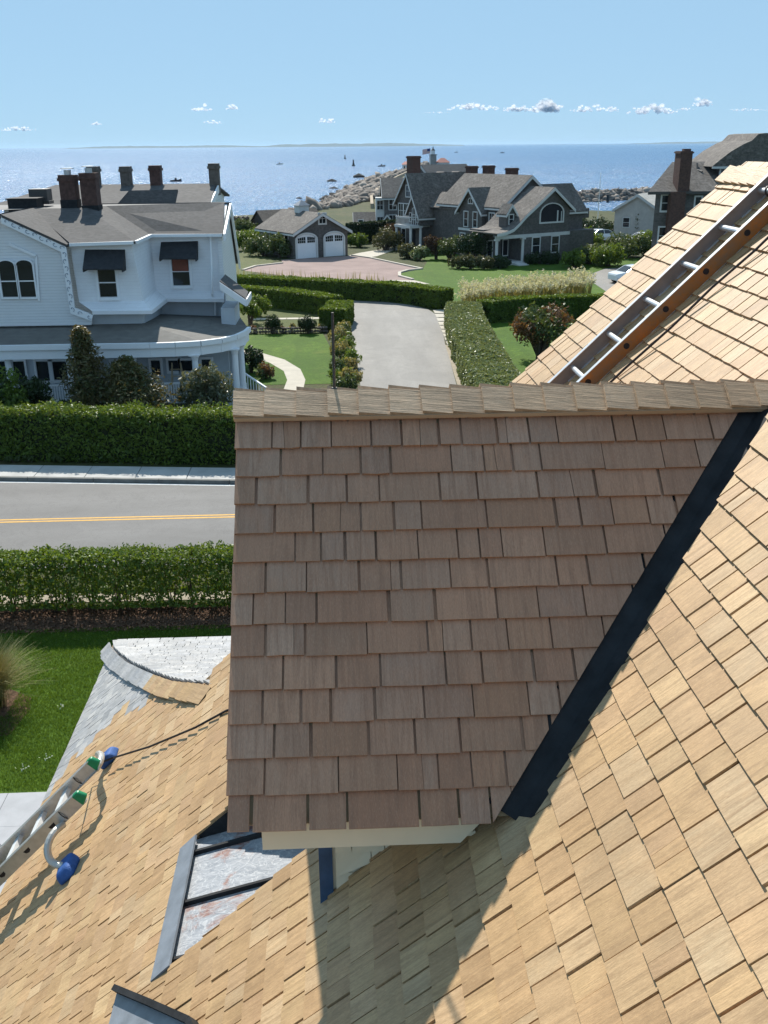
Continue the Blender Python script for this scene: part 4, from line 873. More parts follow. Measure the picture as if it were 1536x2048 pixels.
m = MB(); lbox(m, fg, (-3.9, -.06, 2.62), (6.05, .0, 2.95)); lbox(m, fg, (5.9, -.06, 2.62), (5.98, 6, 2.95)); m.build('band', TRIM, gw)
fwin(gw, fg, 'v', 0, 3.45, 4.45, 3.0, .85, 1, 1, .16, .62, DARKR);  # arched opening filled flat; recess shade put into the dark colour
m = MB(); lbox(m, fg, (4.15, -.06, 4.02), (4.3, -.02, 5.1)); lbox(m, fg, (4.7, -.05, 4.02), (4.8, -.01, 5.0)); m.build('balcony_post', TRIM, gw)
fwin(gw, fg, 'v', 0, 1.5, 1.75, .95, 1.55, 1, 2); fwin(gw, fg, 'v', 0, 4.1, 1.75, .95, 1.55, 1, 2)
for u in (-3.5, -.12): m = MB(); m.tube([fg.p(u, .15, .3), fg.p(u, .15, 2.62)], .15, 10); lbox(m, fg, (u-.22, -.07, 2.45), (u+.22, .37, 2.62)); m.build('column', TRIM, gh)
m = MB(); lbox(m, fg, (-1.15, 2.2, .3), (-.25, 2.29, 2.4)); m.build('door', DARKR, gh); fwin(gh, fg, 'v', 2.29, -2.7, 1.4, .6, 1.7, 1, 1); fwin(gh, fg, 'v', 2.26, -.7, 1.5, .6, 1.5, 1, 1)  # door is a dark sheet; shade of its recess put into the colour
m = MB(); lbox(m, fg, (-3.7, 0, 0), (0, 2.3, .3)); 
for k in range(3): lbox(m, fg, (-1.5, -.35*k-.35, 0), (-.2, -.35*k, .24-.08*k))
m.build('porch_step', TRIM, gh)
gable(gh, fg, 3.6, 9.6, 1.9, 6.6, 0, 5.0, 5.0, 7.35, 'u', ends=(0, 1)); m = MB(); lbox(m, fg, (9.6, 2.0, 4.0), (10.6, 6.5, 5.0)); lbox(m, fg, (5.9, .8, 0), (10.3, 2.0, 2.9)); m.build('side_bay', GWALL, gh)
w, r = gable(gh, fg, .25, 7.4, 4, 15, 0, 5.45, 5.6, 8.3, 'v', 3.8)
for q in (2.6, 3.6, 4.3): fwin(w, fg, 'v', 4, q, 7.1 if q == 3.6 else 6.8, .16, .3, 1, 1, .05)
w, r = gable(gh, fg, -.4, 4, 6.6, 10.6, 0, 4.9, 4.9, 7.05, 'u', ends=(1, 0))
for c in (7.75, 9.35): fwin(w, fg, 'u', -.4, c, 3.95, .65, 1.5, 1, 2)
fwin(w, fg, 'u', -.4, 8.6, 5.7, .7, .2, 2, 1, .09, .9); fwin(w, fg, 'u', -.4, 9.9, 1.7, .8, 1.4, 1, 2); fwin(w, fg, 'u', -.4, 7.5, 1.7, .8, 1.4, 1, 2)
m = MB(); lbox(m, fg, (-.46, 6.5, 2.75), (-.4, 10.7, 3.0)); m.build('band', TRIM, w)
m = MB(); lbox(m, fg, (.0, 4.3, 2.7), (.25, 6.6, 5.2)); w3 = m.build('wall', GWALL, gh); fwin(w3, fg, 'u', .0, 5.4, 4.3, .8, .8, 2, 1)
m = MB(); lbox(m, fg, (.5, 10.6, 0), (3.8, 17.5, 4.6)); w2 = m.build('wall', GWALL, gh)
m = MB(); m.prism([fg.p(2.2, 10.4, 6.3), fg.p(.05, 10.4, 4.75), fg.p(.05, 17.4, 4.75), fg.p(2.2, 17.4, 6.3)], (0, 0, .12)); m.build('roof', GROOF, gh)
for k in range(4): fwin(w2, fg, 'u', .5, 12.6+.75*k, 3.95, .5, .85, 1, 2, .07)
fwin(w2, fg, 'u', .5, 14.2, 1.3, .7, 1.2, 1, 2)
# oriel dormer on the swept roof
gable(gh, fg, -1.75, -.6, .9, 2.1, 3.2, 5.0, 5.0, 5.75, 'v', oh=.18); fwin(gh, fg, 'v', .9, -1.17, 4.4, .5, .85, 1, 2, .09)
w, r = gable(gh, fg, -1.0, 7, 17.5, 22.1, 0, 4.05, 5.3, 8.3, 'u', 19.7)
fwin(w, fg, 'u', -1.0, 19.7, 6.5, .8, 1.2, 2, 2); fwin(w, fg, 'u', -1.0, 21.2, 4.3, .9, 1.5, 2, 2); fwin(w, fg, 'u', -1.0, 20.1, 4.3, .9, 1.5, 2, 2)
fwin(w, fg, 'v', 17.5, 1.4, 1.5, 1.2, 1.9, 1, 2); m = MB(); lbox(m, fg, (-1.06, 17.4, 2.6), (2.9, 17.5, 2.9)); m.build('band', TRIM, w)
w, r = gable(gh, fg, -1.5, 1.2, 16.7, 18.8, 2.8, 4.2, 4.4, 6.0, 'u', ends=(1, 0)); fwin(w, fg, 'u', -1.5, 17.75, 4.0, .55, 1.0, 2, 2, .08, .9)
for c in (17.05, 18.45): fwin(w, fg, 'u', -1.5, c, 3.7, .4, .9, 1, 2, .07)
m = MB(); lbox(m, fg, (-2.75, 16.7, 2.6), (-1.0, 20.0, 2.9)); m.build('balcony_deck', TRIM, gh)
m = MB(); m.bar(fg.p(-2.65, 16.8, 3.8), fg.p(-2.65, 19.9, 3.8), .1, .08); br = m.build('balustrade', TRIM, gh); m = MB(); m.bar(fg.p(-2.65, 16.8, 3.8), fg.p(-1.6, 16.8, 3.8), .1, .08); m.build('handrail', TRIM, br)
for k in range(12): q = fg.p(-2.65, 16.9+.26*k, 0); m = MB(); m.bb((q[0]-.03, q[1]-.03, 2.9), (q[0]+.03, q[1]+.03, 3.77)); m.build('baluster', TRIM, br)
for k in range(4): q = fg.p(-2.5+.27*k, 16.8, 0); m = MB(); m.bb((q[0]-.03, q[1]-.03, 2.9), (q[0]+.03, q[1]+.03, 3.77)); m.build('baluster', TRIM, br)
for c in ((-2.55, 16.9), (-2.55, 19.8), (-1.2, 16.9)): m = MB(); m.tube([fg.p(*c, 0), fg.p(*c, 2.6)], .16, 10); m.build('column', TRIM, gh)
m = MB(); lbox(m, fg, (-1.06, 18.2, .1), (-1.0, 19.4, 2.3)); m.build('door', DARKR, gh); fwin(gh, fg, 'u', -1.02, 20.6, 1.3, .8, 1.9, 1, 2)
DSLATE = rowmat('dark_roof', (.06, .065, .07), .12, .8, .25); qa, qb = fg.qv(843, 331, 24.8), fg.qv(924, 329, 24.8); w, r = gable(gh, fg, qa[0], qb[0]+.5, 22.3, 27.3, 0, 7.4, 7.4, qa[2]-.05, 'u', roof=DSLATE, oh=.15)
for c in (qa[0]+1.6, qa[0]+3.9):
    m = MB(); T = [fg.p(c+.75*math.cos(t), 22.1, 7.6+.85*math.sin(t)) for t in np.linspace(0, math.pi, 10)]; m.prism(T, fg.v*2.0); e = m.build('eyebrow_dormer', GROOF, r); m = MB(); m.prism([fg.p(c+.5*math.cos(t), 22.07, 7.7+.4*math.sin(t)) for t in np.linspace(0, math.pi, 8)], fg.v*.02); m.build('pane', TRIM, e)
def fchim(parent, fr, u0, u1, v0, v1, z0, z1, mat=None):
    m = MB(); lbox(m, fr, (u0, v0, z0), (u1, v1, z1-.25)); lbox(m, fr, (u0-.08, v0-.08, z1-.25), (u1+.08, v1+.08, z1-.1)); lbox(m, fr, (u0-.02, v0-.02, z1-.1), (u1+.02, v1+.02, z1)); return m.build('chimney', mat or BRICK, parent)

for x0, x1, yt, v_ in ((941, 956, 332, 16.4), (975, 990, 331, 15.2), (1021, 1037, 336, 13.5)):
    q, q2 = fg.qv(x0, yt, v_), fg.qv(x1, yt, v_); fchim(gh, fg, q[0], q2[0], v_, v_+.9, 5, q[2])

q = fg.qv(825, 312, 22); q2 = fg.qv(841, 340, 22); fchim(gh, fg, q[0], q2[0], 22, 23.2, 4, q[2])
# garage
gg = thing('garage', fg.p(-13.4, 20, 0), 'grey shingled two-door garage with white arched doors and cupola', 'garage')
ga = fg.qv(644, 425, 18.3); gl = fg.qv(594, 474, 18.3); gR = fg.qv(696, 468, 18.3)
UL, UR = -16.7, -10.1; w, r = gable(gg, fg, UL, UR, 18.3, 27, 0, 2.75, 2.75, ga[2]-.15, 'v', oh=.4)
for px in (612.5, 667.5):
    c = fg.qv(px, 500, 18.3)[0]; m = MB(); dw_ = 2.35
    m.prism([fg.p(c-dw_/2, 18.22, 0), fg.p(c+dw_/2, 18.22, 0)]+[fg.p(c+dw_/2*math.cos(t), 18.22, 1.95+.55*math.sin(t)) for t in np.linspace(0, math.pi, 11)], fg.v*.06); d_ = m.build('door', WHITEP, gg)
    m = MB(); A = [(c+(dw_/2+.2)*math.cos(t), 1.95+.75*math.sin(t)) for t in np.linspace(0, math.pi, 13)]; B = [(c+dw_/2*math.cos(t), 1.95+.55*math.sin(t)) for t in np.linspace(0, math.pi, 13)]
    A = [(A[0][0], 0)]+A+[(A[-1][0], 0)]; B = [(B[0][0], 0)]+B+[(B[-1][0], 0)]
    for i in range(len(A)-1): m.prism([fg.p(A[i][0], 18.2, A[i][1]), fg.p(A[i+1][0], 18.2, A[i+1][1]), fg.p(B[i+1][0], 18.2, B[i+1][1]), fg.p(B[i][0], 18.2, B[i][1])], -fg.v*.1)
    m.build('door_frame', TRIM, d_)
    for s_ in (-1, 1):
        for k in range(4):
            u0 = c+s_*(.12+.24*k)+(0 if s_ > 0 else -.2); hh = .25*math.sqrt(max(0, 1-((u0+.1-c)/(dw_/2))**2))
            for j in range(2):
                m = MB(); z0 = 1.62+.27*j; m.prism([fg.p(u0, 18.2, z0), fg.p(u0+.2, 18.2, z0), fg.p(u0+.2, 18.2, z0+.23 if j == 0 else z0+.1+hh), fg.p(u0, 18.2, z0+.23 if j == 0 else z0+.1+hh)], -fg.v*.01); m.build('pane', GLASS, d_)
fwin(w, fg, 'v', 18.3, ga[0], 4.05, .75, .95, 2, 2, .16)
for c in (20.2, 24.8): fwin(w, fg, 'u', UL, c, 1.6, .8, 1.7, 1, 2)
m = MB(); cz = ga[2]-.2; lbox(m, fg, (ga[0]-.6, 22.4, cz-.8), (ga[0]+.6, 23.6, cz+.75)); cu = m.build('cupola', TRIM, gg)
m = MB(); b4 = [fg.p(ga[0]+s*.75, 23+t*.75, cz+.75) for s, t in ((-1, -1), (1, -1), (1, 1), (-1, 1))]; ap = fg.p(ga[0], 23, cz+1.35)
for i in range(4): m.poly([b4[i], b4[(i+1) % 4], ap])
m.build('cupola_roof', LEAD, cu)
# shed and pergola left of the garage
fs = FR(gz(545, 482), 30); sh_ = thing('boat_shed', fs.p(3, 2, 0), 'brown weathered shed with mottled roof left of the garage', 'shed')
A = fs.qu(515, 423, 0); B = fs.qu(537, 459, 0); vb = fs.qu(498, 452, 0)[1]; w, r = gable(sh_, fs, 0, 8.5, B[1], max(vb, B[1]+4), 0, B[2], B[2], A[2], 'u', wall=BWALL, roof=BROOF, oh=.2, trim=False)
for c in (.28, .7): m = MB(); lbox(m, fs, (-.03, B[1]+.9+c*3.2, .1), (.0, B[1]+1.7+c*3.2, 2.0)); m.build('door', DARKR, sh_)
for u in (1.2, 2.6): m = MB(); lbox(m, fs, (u, B[1]-.03, .1), (u+1.0, B[1], 1.9)); m.build('door', plain('shed_door', (.14, .10, .075), .9, .2, 3) if u < 2 else MATS['shed_door'], sh_)
g = gz(478, 478, 0); pe = thing('pergola', (g[0], g[1], 0), 'brown timber pergola at the far left behind the white house', 'pergola')
for dx in (-2.6, -.9, .9): 
    for dy in (0, 2.5): m = MB(); m.bb((g[0]+dx-.12, g[1]+dy-.12, -.5), (g[0]+dx+.12, g[1]+dy+.12, 2.3)); m.build('post', BWALL, pe)
for dy in (0, 2.5): m = MB(); m.bb((g[0]-4, g[1]+dy-.1, 2.3), (g[0]+1.3, g[1]+dy+.1, 2.6)); m.build('beam', BWALL, pe)
for k in range(9): m = MB(); m.bb((g[0]-3.8+k*.6, g[1]-.5, 2.6), (g[0]-3.7+k*.6, g[1]+3, 2.75)); m.build('rafter', BWALL, pe)
# houses behind
f2 = FR(gz(769, 462), 0); h2 = thing('rear_grey_house', f2.p(3, 4, 0), 'grey shingled house with white bay partly hidden behind the large grey house', 'house')
e2 = f2.qv(770, 394, 0); r2 = f2.qv(800, 357, 3.5); w, r = gable(h2, f2, 0, 9, 0, 7, 0, e2[2], e2[2], r2[2], 'u')
fwin(w, f2, 'v', 0, 1.2, e2[2]-1.0, 1.0, 1.4, 2, 2); fwin(w, f2, 'v', 0, 1.2, 1.4, 1.0, 1.5, 2, 2)
m = MB(); lbox(m, f2, (-1.2, .3, 0), (0, 2.2, e2[2]-.1)); b_ = m.build('bay', TRIM, h2); fwin(b_, f2, 'v', .3, -.6, e2[2]-1.1, .8, 1.2, 2, 2); fwin(b_, f2, 'v', .3, -.6, 1.3, .8, 1.2, 2, 2)
gable(h2, f2, 3, 4.2, .6, 2.6, e2[2]-.3, e2[2]+1.1, e2[2]+1.1, e2[2]+1.8, 'v', oh=.12); fwin(h2, f2, 'v', .6, 3.6, e2[2]+.7, .6, .7, 2, 2, .08)
f3 = FR(gz(712, 462), 0); h3 = thing('low_cottage', f3.p(3, 3, 0), 'low grey cottage with small gable behind the dark hedge right of the garage', 'house')
e3 = f3.qv(720, 447, 0); r3 = f3.qv(740, 426, 2); w, r = gable(h3, f3, 0, 4.2, 0, 4, 0, e3[2], e3[2], r3[2], 'u'); fwin(w, f3, 'v', 0, .7, .9, .6, 1.2, 1, 1); gable(h3, f3, 3.2, 5.6, -1.6, 3, 0, e3[2]*.8, e3[2]*.8, r3[2]*.97, 'v'); fwin(h3, f3, 'v', -1.6, 4.4, e3[2]*.8, .9, .9, 2, 2)
# right-hand dark house
rh = thing('dark_house', gz(1400, 600), 'dark shingled house with tall brick chimney at the right edge', 'house'); YR_ = 88.0
m = MB(); q = [P(1312, 386, YR_), P(1440, 390, YR_), P(1440, 385, YR_+9), P(1345, 385, YR_+9)]
xw = P(1312, 384, YR_)[0]; xw2 = P(1319, 384, YR_+9)[0]; xe_ = P(1560, 384, YR_)[0]; zw = P(1312, 384, YR_)[2]; m.hexa([V(xw, YR_, 0), V(xe_, YR_, 0), V(xw2, YR_+9, 0), V(xe_, YR_+9, 0), V(xw, YR_, zw), V(xe_, YR_, zw), V(xw2, YR_+9, zw), V(xe_, YR_+9, zw)]); w = m.build('wall', GWALL, rh)
m = MB(); zr2 = P(1400, 323, YR_+4.5)[2]; ze2 = P(1300, 384, YR_-.5)[2]; xl2 = P(1296, 384, YR_-.5)[0]; xr3 = P(1600, 384, YR_)[0]; xa2 = P(1345, 322, YR_+4.5)[0]; xb2 = P(1304, 384, YR_+9.5)[0]; xm2 = P(1318, 384, YR_+9)[0]
m.poly([V(xl2, YR_-.5, ze2), V(xr3, YR_-.5, ze2), V(xr3, YR_+4.5, zr2), V(xa2, YR_+4.5, zr2)]); m.poly([V(xl2, YR_-.5, ze2), V(xa2, YR_+4.5, zr2), V(xb2, YR_+9.5, ze2)]); m.poly([V(xb2, YR_+9.5, ze2), V(xa2, YR_+4.5, zr2), V(xr3, YR_+4.5, zr2), V(xr3, YR_+9.5, ze2)]); m.build('roof', GROOF, rh)
m = MB(); m.bb((xl2, YR_-.6, ze2-.22), (xr3, YR_-.5, ze2+.03));  m.build('gutter', STEEL, rh)
def pwin(parent, x0, x1, y0, y1, Y, c=1, r=2): p, q_ = P(x0, y1, Y), P(x1, y0, Y); return win(parent, p[0], q_[0], p[2], q_[2], Y, .13, c, r, frame=TRIM)
pwin(w, 1322, 1339, 391, 421, YR_-.02); pwin(w, 1388, 1403, 394, 428, YR_-.02); pwin(w, 1316, 1331, 455, 488, YR_-.02)
m = MB(); a, b = P(1342, 392, YR_-.8), P(1372, 392, YR_-.8); m.bb((a[0], YR_-.8, 0), (b[0], YR_, ze2)); a2, b2 = P(1355, 372, YR_-.4), P(1385, 302, YR_-.4); m.bb((a2[0], YR_-.55, ze2-.3), (b2[0], YR_+1.0, b2[2])); m.bb((a2[0]-.08, YR_-.63, b2[2]-.2), (b2[0]+.08, YR_+1.08, b2[2]-.05)); m.bb((a2[0]+.4, YR_-.1, b2[2]), (a2[0]+1.0, YR_+.5, b2[2]+.18)); m.build('chimney', BRICK, rh)
Y2_ = YR_+1.5; zz1 = P(1440, 333, Y2_)[2]; m = MB(); pr = [(1424, 333), (1440, 320), (1462, 303), (1488, 288), (1504, 281), (1517, 268), (1530, 266), (1600, 266)]
pts = [P(*a, Y2_) for a in pr]; m.prism([V(pts[0][0], Y2_, pts[0][2]-.05)]+pts+[V(pts[-1][0], Y2_, zz1)], (0, 7, 0)); m.build('tower_roof', GROOF, rh)
m = MB(); a, b = P(1436, 357, Y2_+.6), P(1600, 333, Y2_+.6); m.bb((a[0], Y2_+.3, a[2]-3), (b[0], Y2_+6, b[2])); m.build('tower_wall', GWALL, rh); m = MB(); m.bb((P(1424, 333, Y2_)[0], Y2_-.1, zz1-.18), (pts[-1][0], Y2_, zz1)); m.build('trim', TRIM, rh); pwin(rh, 1440, 1457, 338, 356, Y2_+.28, 2, 1)
a, b = P(1466, 300, 96), P(1488, 286, 96); m = MB(); m.bb((a[0], 96, a[2]-2), (b[0], 97, b[2])); m.bb((a[0]-.1, 95.9, b[2]-.15), (b[0]+.1, 97.1, b[2])); m.build('chimney', BRICK, rh)
p1, p2 = P(1394, 327, YR_+3.8), P(1404, 344, YR_+2.6); m = MB(); m.tube([p1, p1+(p2-p1)*.5-V(.2, 0, .2), p2], .1, 6); m.build('vent_pipe', STEEL, rh)
f4 = FR(gz(1262, 478), -35); ph_ = thing('pale_cottage', f4.p(0, 2, 0), 'small pale cottage with light shingle roof by the water at right', 'house')
PALEW = plain('pale_cedar_wall', (.50, .47, .44), .85, .12, 2); z4 = f4.qv(1262, 418, 0)[2]; gable(ph_, f4, -2.4, 3.4, 0, 6, -1, z4*.98, z4*.98, z4+1.7, 'v', wall=PALEW, roof=plain('pale_roof', (.46, .43, .38), .9, .2, 2), oh=.3)
fwin(ph_, f4, 'v', 0, -.8, z4*.55, .8, 1.1, 1, 2)
# ------------------------------------------------------------------ vegetation
HEDGE = leafmat('privet_leaf', (.03, .065, .01), (.07, .13, .018), (.16, .235, .035), .32)
HEDGE_S = leafmat('silvery_leaf', (.085, .13, .045), (.15, .20, .075), (.25, .29, .14), .22, .45)
SHRUB = leafmat('shrub_leaf', (.03, .055, .016), (.06, .10, .03), (.12, .16, .055), .26)
DARKL = leafmat('dark_evergreen', (.012, .026, .009), (.022, .045, .014), (.04, .07, .02), .15)
CONIF = leafmat('cypress_leaf', (.025, .05, .015), (.055, .085, .025), (.19, .14, .06), .22)
REDL = leafmat('copper_leaf', (.05, .035, .02), (.13, .07, .035), (.22, .12, .06), .25)
REDD = leafmat('dark_red_leaf', (.05, .02, .018), (.085, .035, .025), (.10, .07, .03), .2)
PLUME = leafmat('plume_straw', (.42, .35, .24), (.56, .49, .37), (.68, .62, .52), .3, .7)
STRAW = leafmat('grass_blade', (.08, .12, .03), (.18, .19, .06), (.36, .31, .15), .3, .6)
BLADE = leafmat('lawn_blade', (.05, .11, .012), (.08, .16, .016), (.13, .22, .03), .3, .6)
CORE = plain('hedge_core_dark', (.02, .028, .012), .95, .4, 5)  # near black; shade inside the hedges put into the colour
BARK = plain('bark', (.09, .07, .055), .95, .3, 12, .5, 30)
PINKF = plain('pink_flower', (.5, .25, .2), .6, .2, 3); WHITEF = plain('white_flower', (.5, .52, .36), .6, .1, 3)
def leaves(name, pts, nrm, size, mat, parent=None, asp=.5, jit=.9, kind=None, up=.0):
    """leaf-sized diamonds at pts, turned roughly along nrm"""
    N = len(pts); n = nrm+RNG.normal(0, jit, (N, 3)); n[:, 2] += up; n /= np.linalg.norm(n, axis=1)[:, None]+1e-9
    a = np.cross(n, RNG.normal(0, 1, (N, 3))); a /= np.linalg.norm(a, axis=1)[:, None]+1e-9; b = np.cross(n, a)
    s = size*RNG.choice([.55, .8, 1.0, 1.25, 1.5], N)[:, None]*RNG.uniform(.85, 1.15, N)[:, None]; a = a*s; b = b*s*asp; bend = n*s*.18
    co = np.stack([pts-a-bend, pts-b*.9, pts+a-bend, pts+b*.9], 1).reshape(-1, 3); f = np.arange(4*N).reshape(N, 4)
    o = npmesh(name, co, f, mat, parent)
    if kind: o['kind'] = kind
    return o
def along(path, d):
    path = np.asarray(path, float); L = np.concatenate([[0], np.cumsum(np.linalg.norm(np.diff(path, axis=0), axis=1))])
    t = d*L[-1]; q = np.stack([np.interp(t, L, path[:, i]) for i in range(path.shape[1])], -1)
    t2 = np.clip(t+.05, 0, L[-1]); t1 = np.clip(t-.05, 0, L[-1]); dv = np.stack([np.interp(t2, L, path[:, i])-np.interp(t1, L, path[:, i]) for i in range(2)], -1)
    dv /= np.linalg.norm(dv, axis=1)[:, None]+1e-9; return q, np.stack([dv[:, 1], -dv[:, 0]], -1), L[-1]
def lump(p, amp, f, seed=0):
    """cheap smooth unevenness"""
    return amp*(np.sin(p[:, 0]*f+seed)*np.cos(p[:, 1]*f*1.3+seed*2)+.6*np.sin(p[:, 0]*f*2.3+p[:, 1]*f*1.9+seed*3))
def hedge(path, w, h, n, size, mat, label, z0=.0, bottom=.0, sides=1.0, group=None, shaggy=.05, stems=0, rnd=.16, cat='hedge', name='hedge', asp=.5):
    """clipped hedge: path of centre points (x,y), width w, height h"""
    path = np.asarray(path, float); c = path.mean(0)
    t = thing(name, (path[0][0], path[0][1], z0), label, cat, group)
    def sample(N, inset, sh):
        d = RNG.random(N); q, nn, L = along(path, d); per = 2*h*sides+w; r = RNG.random(N)*per
        u = np.where(r < h*sides, -.5, np.where(r < h*sides+w, (r-h*sides)/w-.5, .5)); zz = np.where(r < h*sides, r/sides, np.where(r < h*sides+w, h, (per-r)/sides))
        zz = np.clip(zz, bottom, h)
        nr = np.zeros((N, 3)); side = (abs(u) > .499); nr[:, :2] = nn*np.sign(u)[:, None]*side[:, None]; nr[:, 2] = ~side
        edge = np.clip((abs(u)*w-(w/2-rnd))/rnd, 0, 1)*(~side); zz = zz-edge**2*rnd*.6
        uu = u*w; top = np.clip((zz-(h-rnd))/rnd, 0, 1)*side; uu = uu-np.sign(u)*top**2*rnd*.5
        dep = np.abs(RNG.normal(0, sh, N))-sh*.3; pts = np.zeros((N, 3)); pts[:, :2] = q+nn*uu[:, None]; pts[:, 2] = z0+zz
        pts = pts-nr*(dep+inset)[:, None]; pts += nr*lump(pts, .05*min(1, w), 2.2/max(.6, w), c[0])[:, None]
        # rounded ends
        k = int(N*min(.5, w/L)*.7)
        e = RNG.integers(0, 2, k); a = RNG.uniform(-.5, .5, k)*w; zz2 = RNG.uniform(bottom, h, k); dirs = np.where(e[:, None] == 0, path[0]-path[1], path[-1]-path[-2]); dirs = dirs/np.linalg.norm(dirs, axis=1)[:, None]
        pe = np.zeros((k, 3)); bulge = .12*(1-(2*a/w)**2); pe[:, :2] = np.where(e[:, None] == 0, path[0], path[-1])+dirs*bulge[:, None]+np.stack([dirs[:, 1], -dirs[:, 0]], -1)*a[:, None]; pe[:, 2] = z0+zz2
        ne = np.zeros((k, 3)); ne[:, :2] = dirs; pe -= ne*np.abs(RNG.normal(0, sh, k))[:, None]
        return np.concatenate([pts, pe]), np.concatenate([nr, ne])
    p, nr = sample(n, 0, shaggy); gap = lump(p+np.array([0, 0, 0]), 1.0, 3.1/max(.7, w), 2.0)+lump(np.stack([p[:, 0]+p[:, 1], p[:, 2]*1.7, p[:, 2]], -1), 1.0, 4.3, 5.0); kp = (gap > -1.25) | (RNG.random(len(p)) < .35); p, nr = p[kp], nr[kp]; p = p+nr*(lump(np.stack([p[:, 0]*1.0+p[:, 2]*.6, p[:, 1]+p[:, 2]*.8, p[:, 2]], -1), .035, 5.5, 1.0)*min(1, w))[:, None]; leaves('foliage', p, nr, size, mat, t, asp)
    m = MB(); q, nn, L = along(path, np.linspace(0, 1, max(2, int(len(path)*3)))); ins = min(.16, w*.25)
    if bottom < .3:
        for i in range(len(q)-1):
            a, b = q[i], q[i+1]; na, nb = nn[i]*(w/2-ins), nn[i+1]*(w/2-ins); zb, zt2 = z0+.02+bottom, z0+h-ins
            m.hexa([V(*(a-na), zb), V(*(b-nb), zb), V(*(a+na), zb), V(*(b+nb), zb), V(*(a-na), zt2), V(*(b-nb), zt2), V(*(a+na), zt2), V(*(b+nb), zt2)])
        m.build('core_fill', CORE, t)  # solid dark fill behind the leaves; inner shade put into its colour
    for k in range(stems):
        d = (k+RNG.uniform(.2, .8))/stems; q1, n1, _ = along(path, np.array([d])); x, y = q1[0]; mm = MB()
        for j in range(5):
            a = RNG.uniform(0, 6.28); r = RNG.uniform(.1, .35); mm.tube([V(x+.04*math.cos(a), y+.04*math.sin(a), z0-.02), V(x+r*.5*math.cos(a), y+r*.4*math.sin(a), z0+h*.35), V(x+r*math.cos(a), y+r*.6*math.sin(a), z0+h*.75)], [.02, .014, .006], 5)
        mm.build('stem', BARK, t)
    return t
def blob_pts(c, r, n, clumps=9, sq=1.0, shell=.35):
    """points through a bumpy crown: several clumps with gaps between"""
    c = np.array(c, float); r = np.array(r if hasattr(r, '__len__') else (r, r, r), float); out = []; nrm = []
    dirs = RNG.normal(0, 1, (clumps, 3)); dirs[:, 2] = np.abs(dirs[:, 2])*.9-.25; dirs /= np.linalg.norm(dirs, axis=1)[:, None]
    cent = c+dirs*r*RNG.uniform(.35, .68, (clumps, 1)); rad = r.mean()*RNG.uniform(.30, .52, clumps); w = rad**2/np.sum(rad**2)
    for k in range(clumps):
        m_ = int(n*w[k]); d = RNG.normal(0, 1, (m_, 3)); d /= np.linalg.norm(d, axis=1)[:, None]; rr = rad[k]*(1-shell*np.abs(RNG.normal(0, .6, m_)))
        p = cent[k]+d*rr[:, None]*np.array([1, 1, sq])*(1+.25*np.sin(d[:, :1]*7+k)); out.append(p); nrm.append(d)
    return np.concatenate(out), np.concatenate(nrm), cent
def shrub(c, r, n, size, mat, label, cat='shrub', name='shrub', group=None, clumps=8, trunk=None, sq=1.0, asp=.5, mats2=None):
    """c = base point on the ground; r = radii"""
    c = np.array(c, float); r = np.array(r if hasattr(r, '__len__') else (r, r, r), float); th = trunk or 0
    t = thing(name, c, label, cat, group); cc = c+V(0, 0, th+r[2]*.8)
    p, nr, cent = blob_pts(cc, r, n, clumps, sq); k = p[:, 2] > c[2]+.02; p, nr = p[k], nr[k]
    if mats2 is not None:
        sel = RNG.random(len(p)) < .5+.5*np.sin(p[:, 0]*5/r[0]*.7+p[:, 2]*3/r[2]*.7); leaves('crown', p[sel], nr[sel], size, mat, t, asp); leaves('crown', p[~sel], nr[~sel], size, mats2, t, asp)
    else: leaves('crown', p, nr, size, mat, t, asp)
    m = MB(); rt = max(.02, r.mean()*.055)
    for q in cent:
        q = q-(q-cc)*.25; s0 = c+V(RNG.normal(0, r[0]*.06), RNG.normal(0, r[1]*.06), -.03); mid = (s0*.55+q*.45)+V(*RNG.normal(0, r.mean()*.06, 3)); mid[2] = max(mid[2], c[2]+th*.8)
        m.tube([s0, mid, q], [rt, rt*.7, rt*.25], 6)
    m.build('trunk', BARK, t); return t
# near hedge along our side of the street
hedge([(-16, 23.45), (-9, 23.4), (-2.9, 23.3), (2, 23.2)], 1.0, 1.62, 52000, .052, HEDGE, 'leafy green hedge on bare stems beside the near lawn', bottom=.34, shaggy=.15, stems=34, sides=1.0, rnd=.25)
N = 2600; sx_ = RNG.uniform(-11, -1, N); A = np.stack([sx_, 23.35+RNG.uniform(-.42, .42, N), 1.5+RNG.uniform(-.05, .05, N)+.06*np.sin(sx_*3.1)], -1); lp = np.concatenate([A+np.array([0, 0, h_])+RNG.normal(0, .018, (N, 3)) for h_ in (.04, .09, .14, .19)]); kk = RNG.random(len(lp)) < np.repeat([1, .9, .6, .3], N)
leaves('shoots', lp[kk], np.tile(V(0, -.3, .4), (kk.sum(), 1)), .042, HEDGE, bpy.data.objects['hedge'], .45)
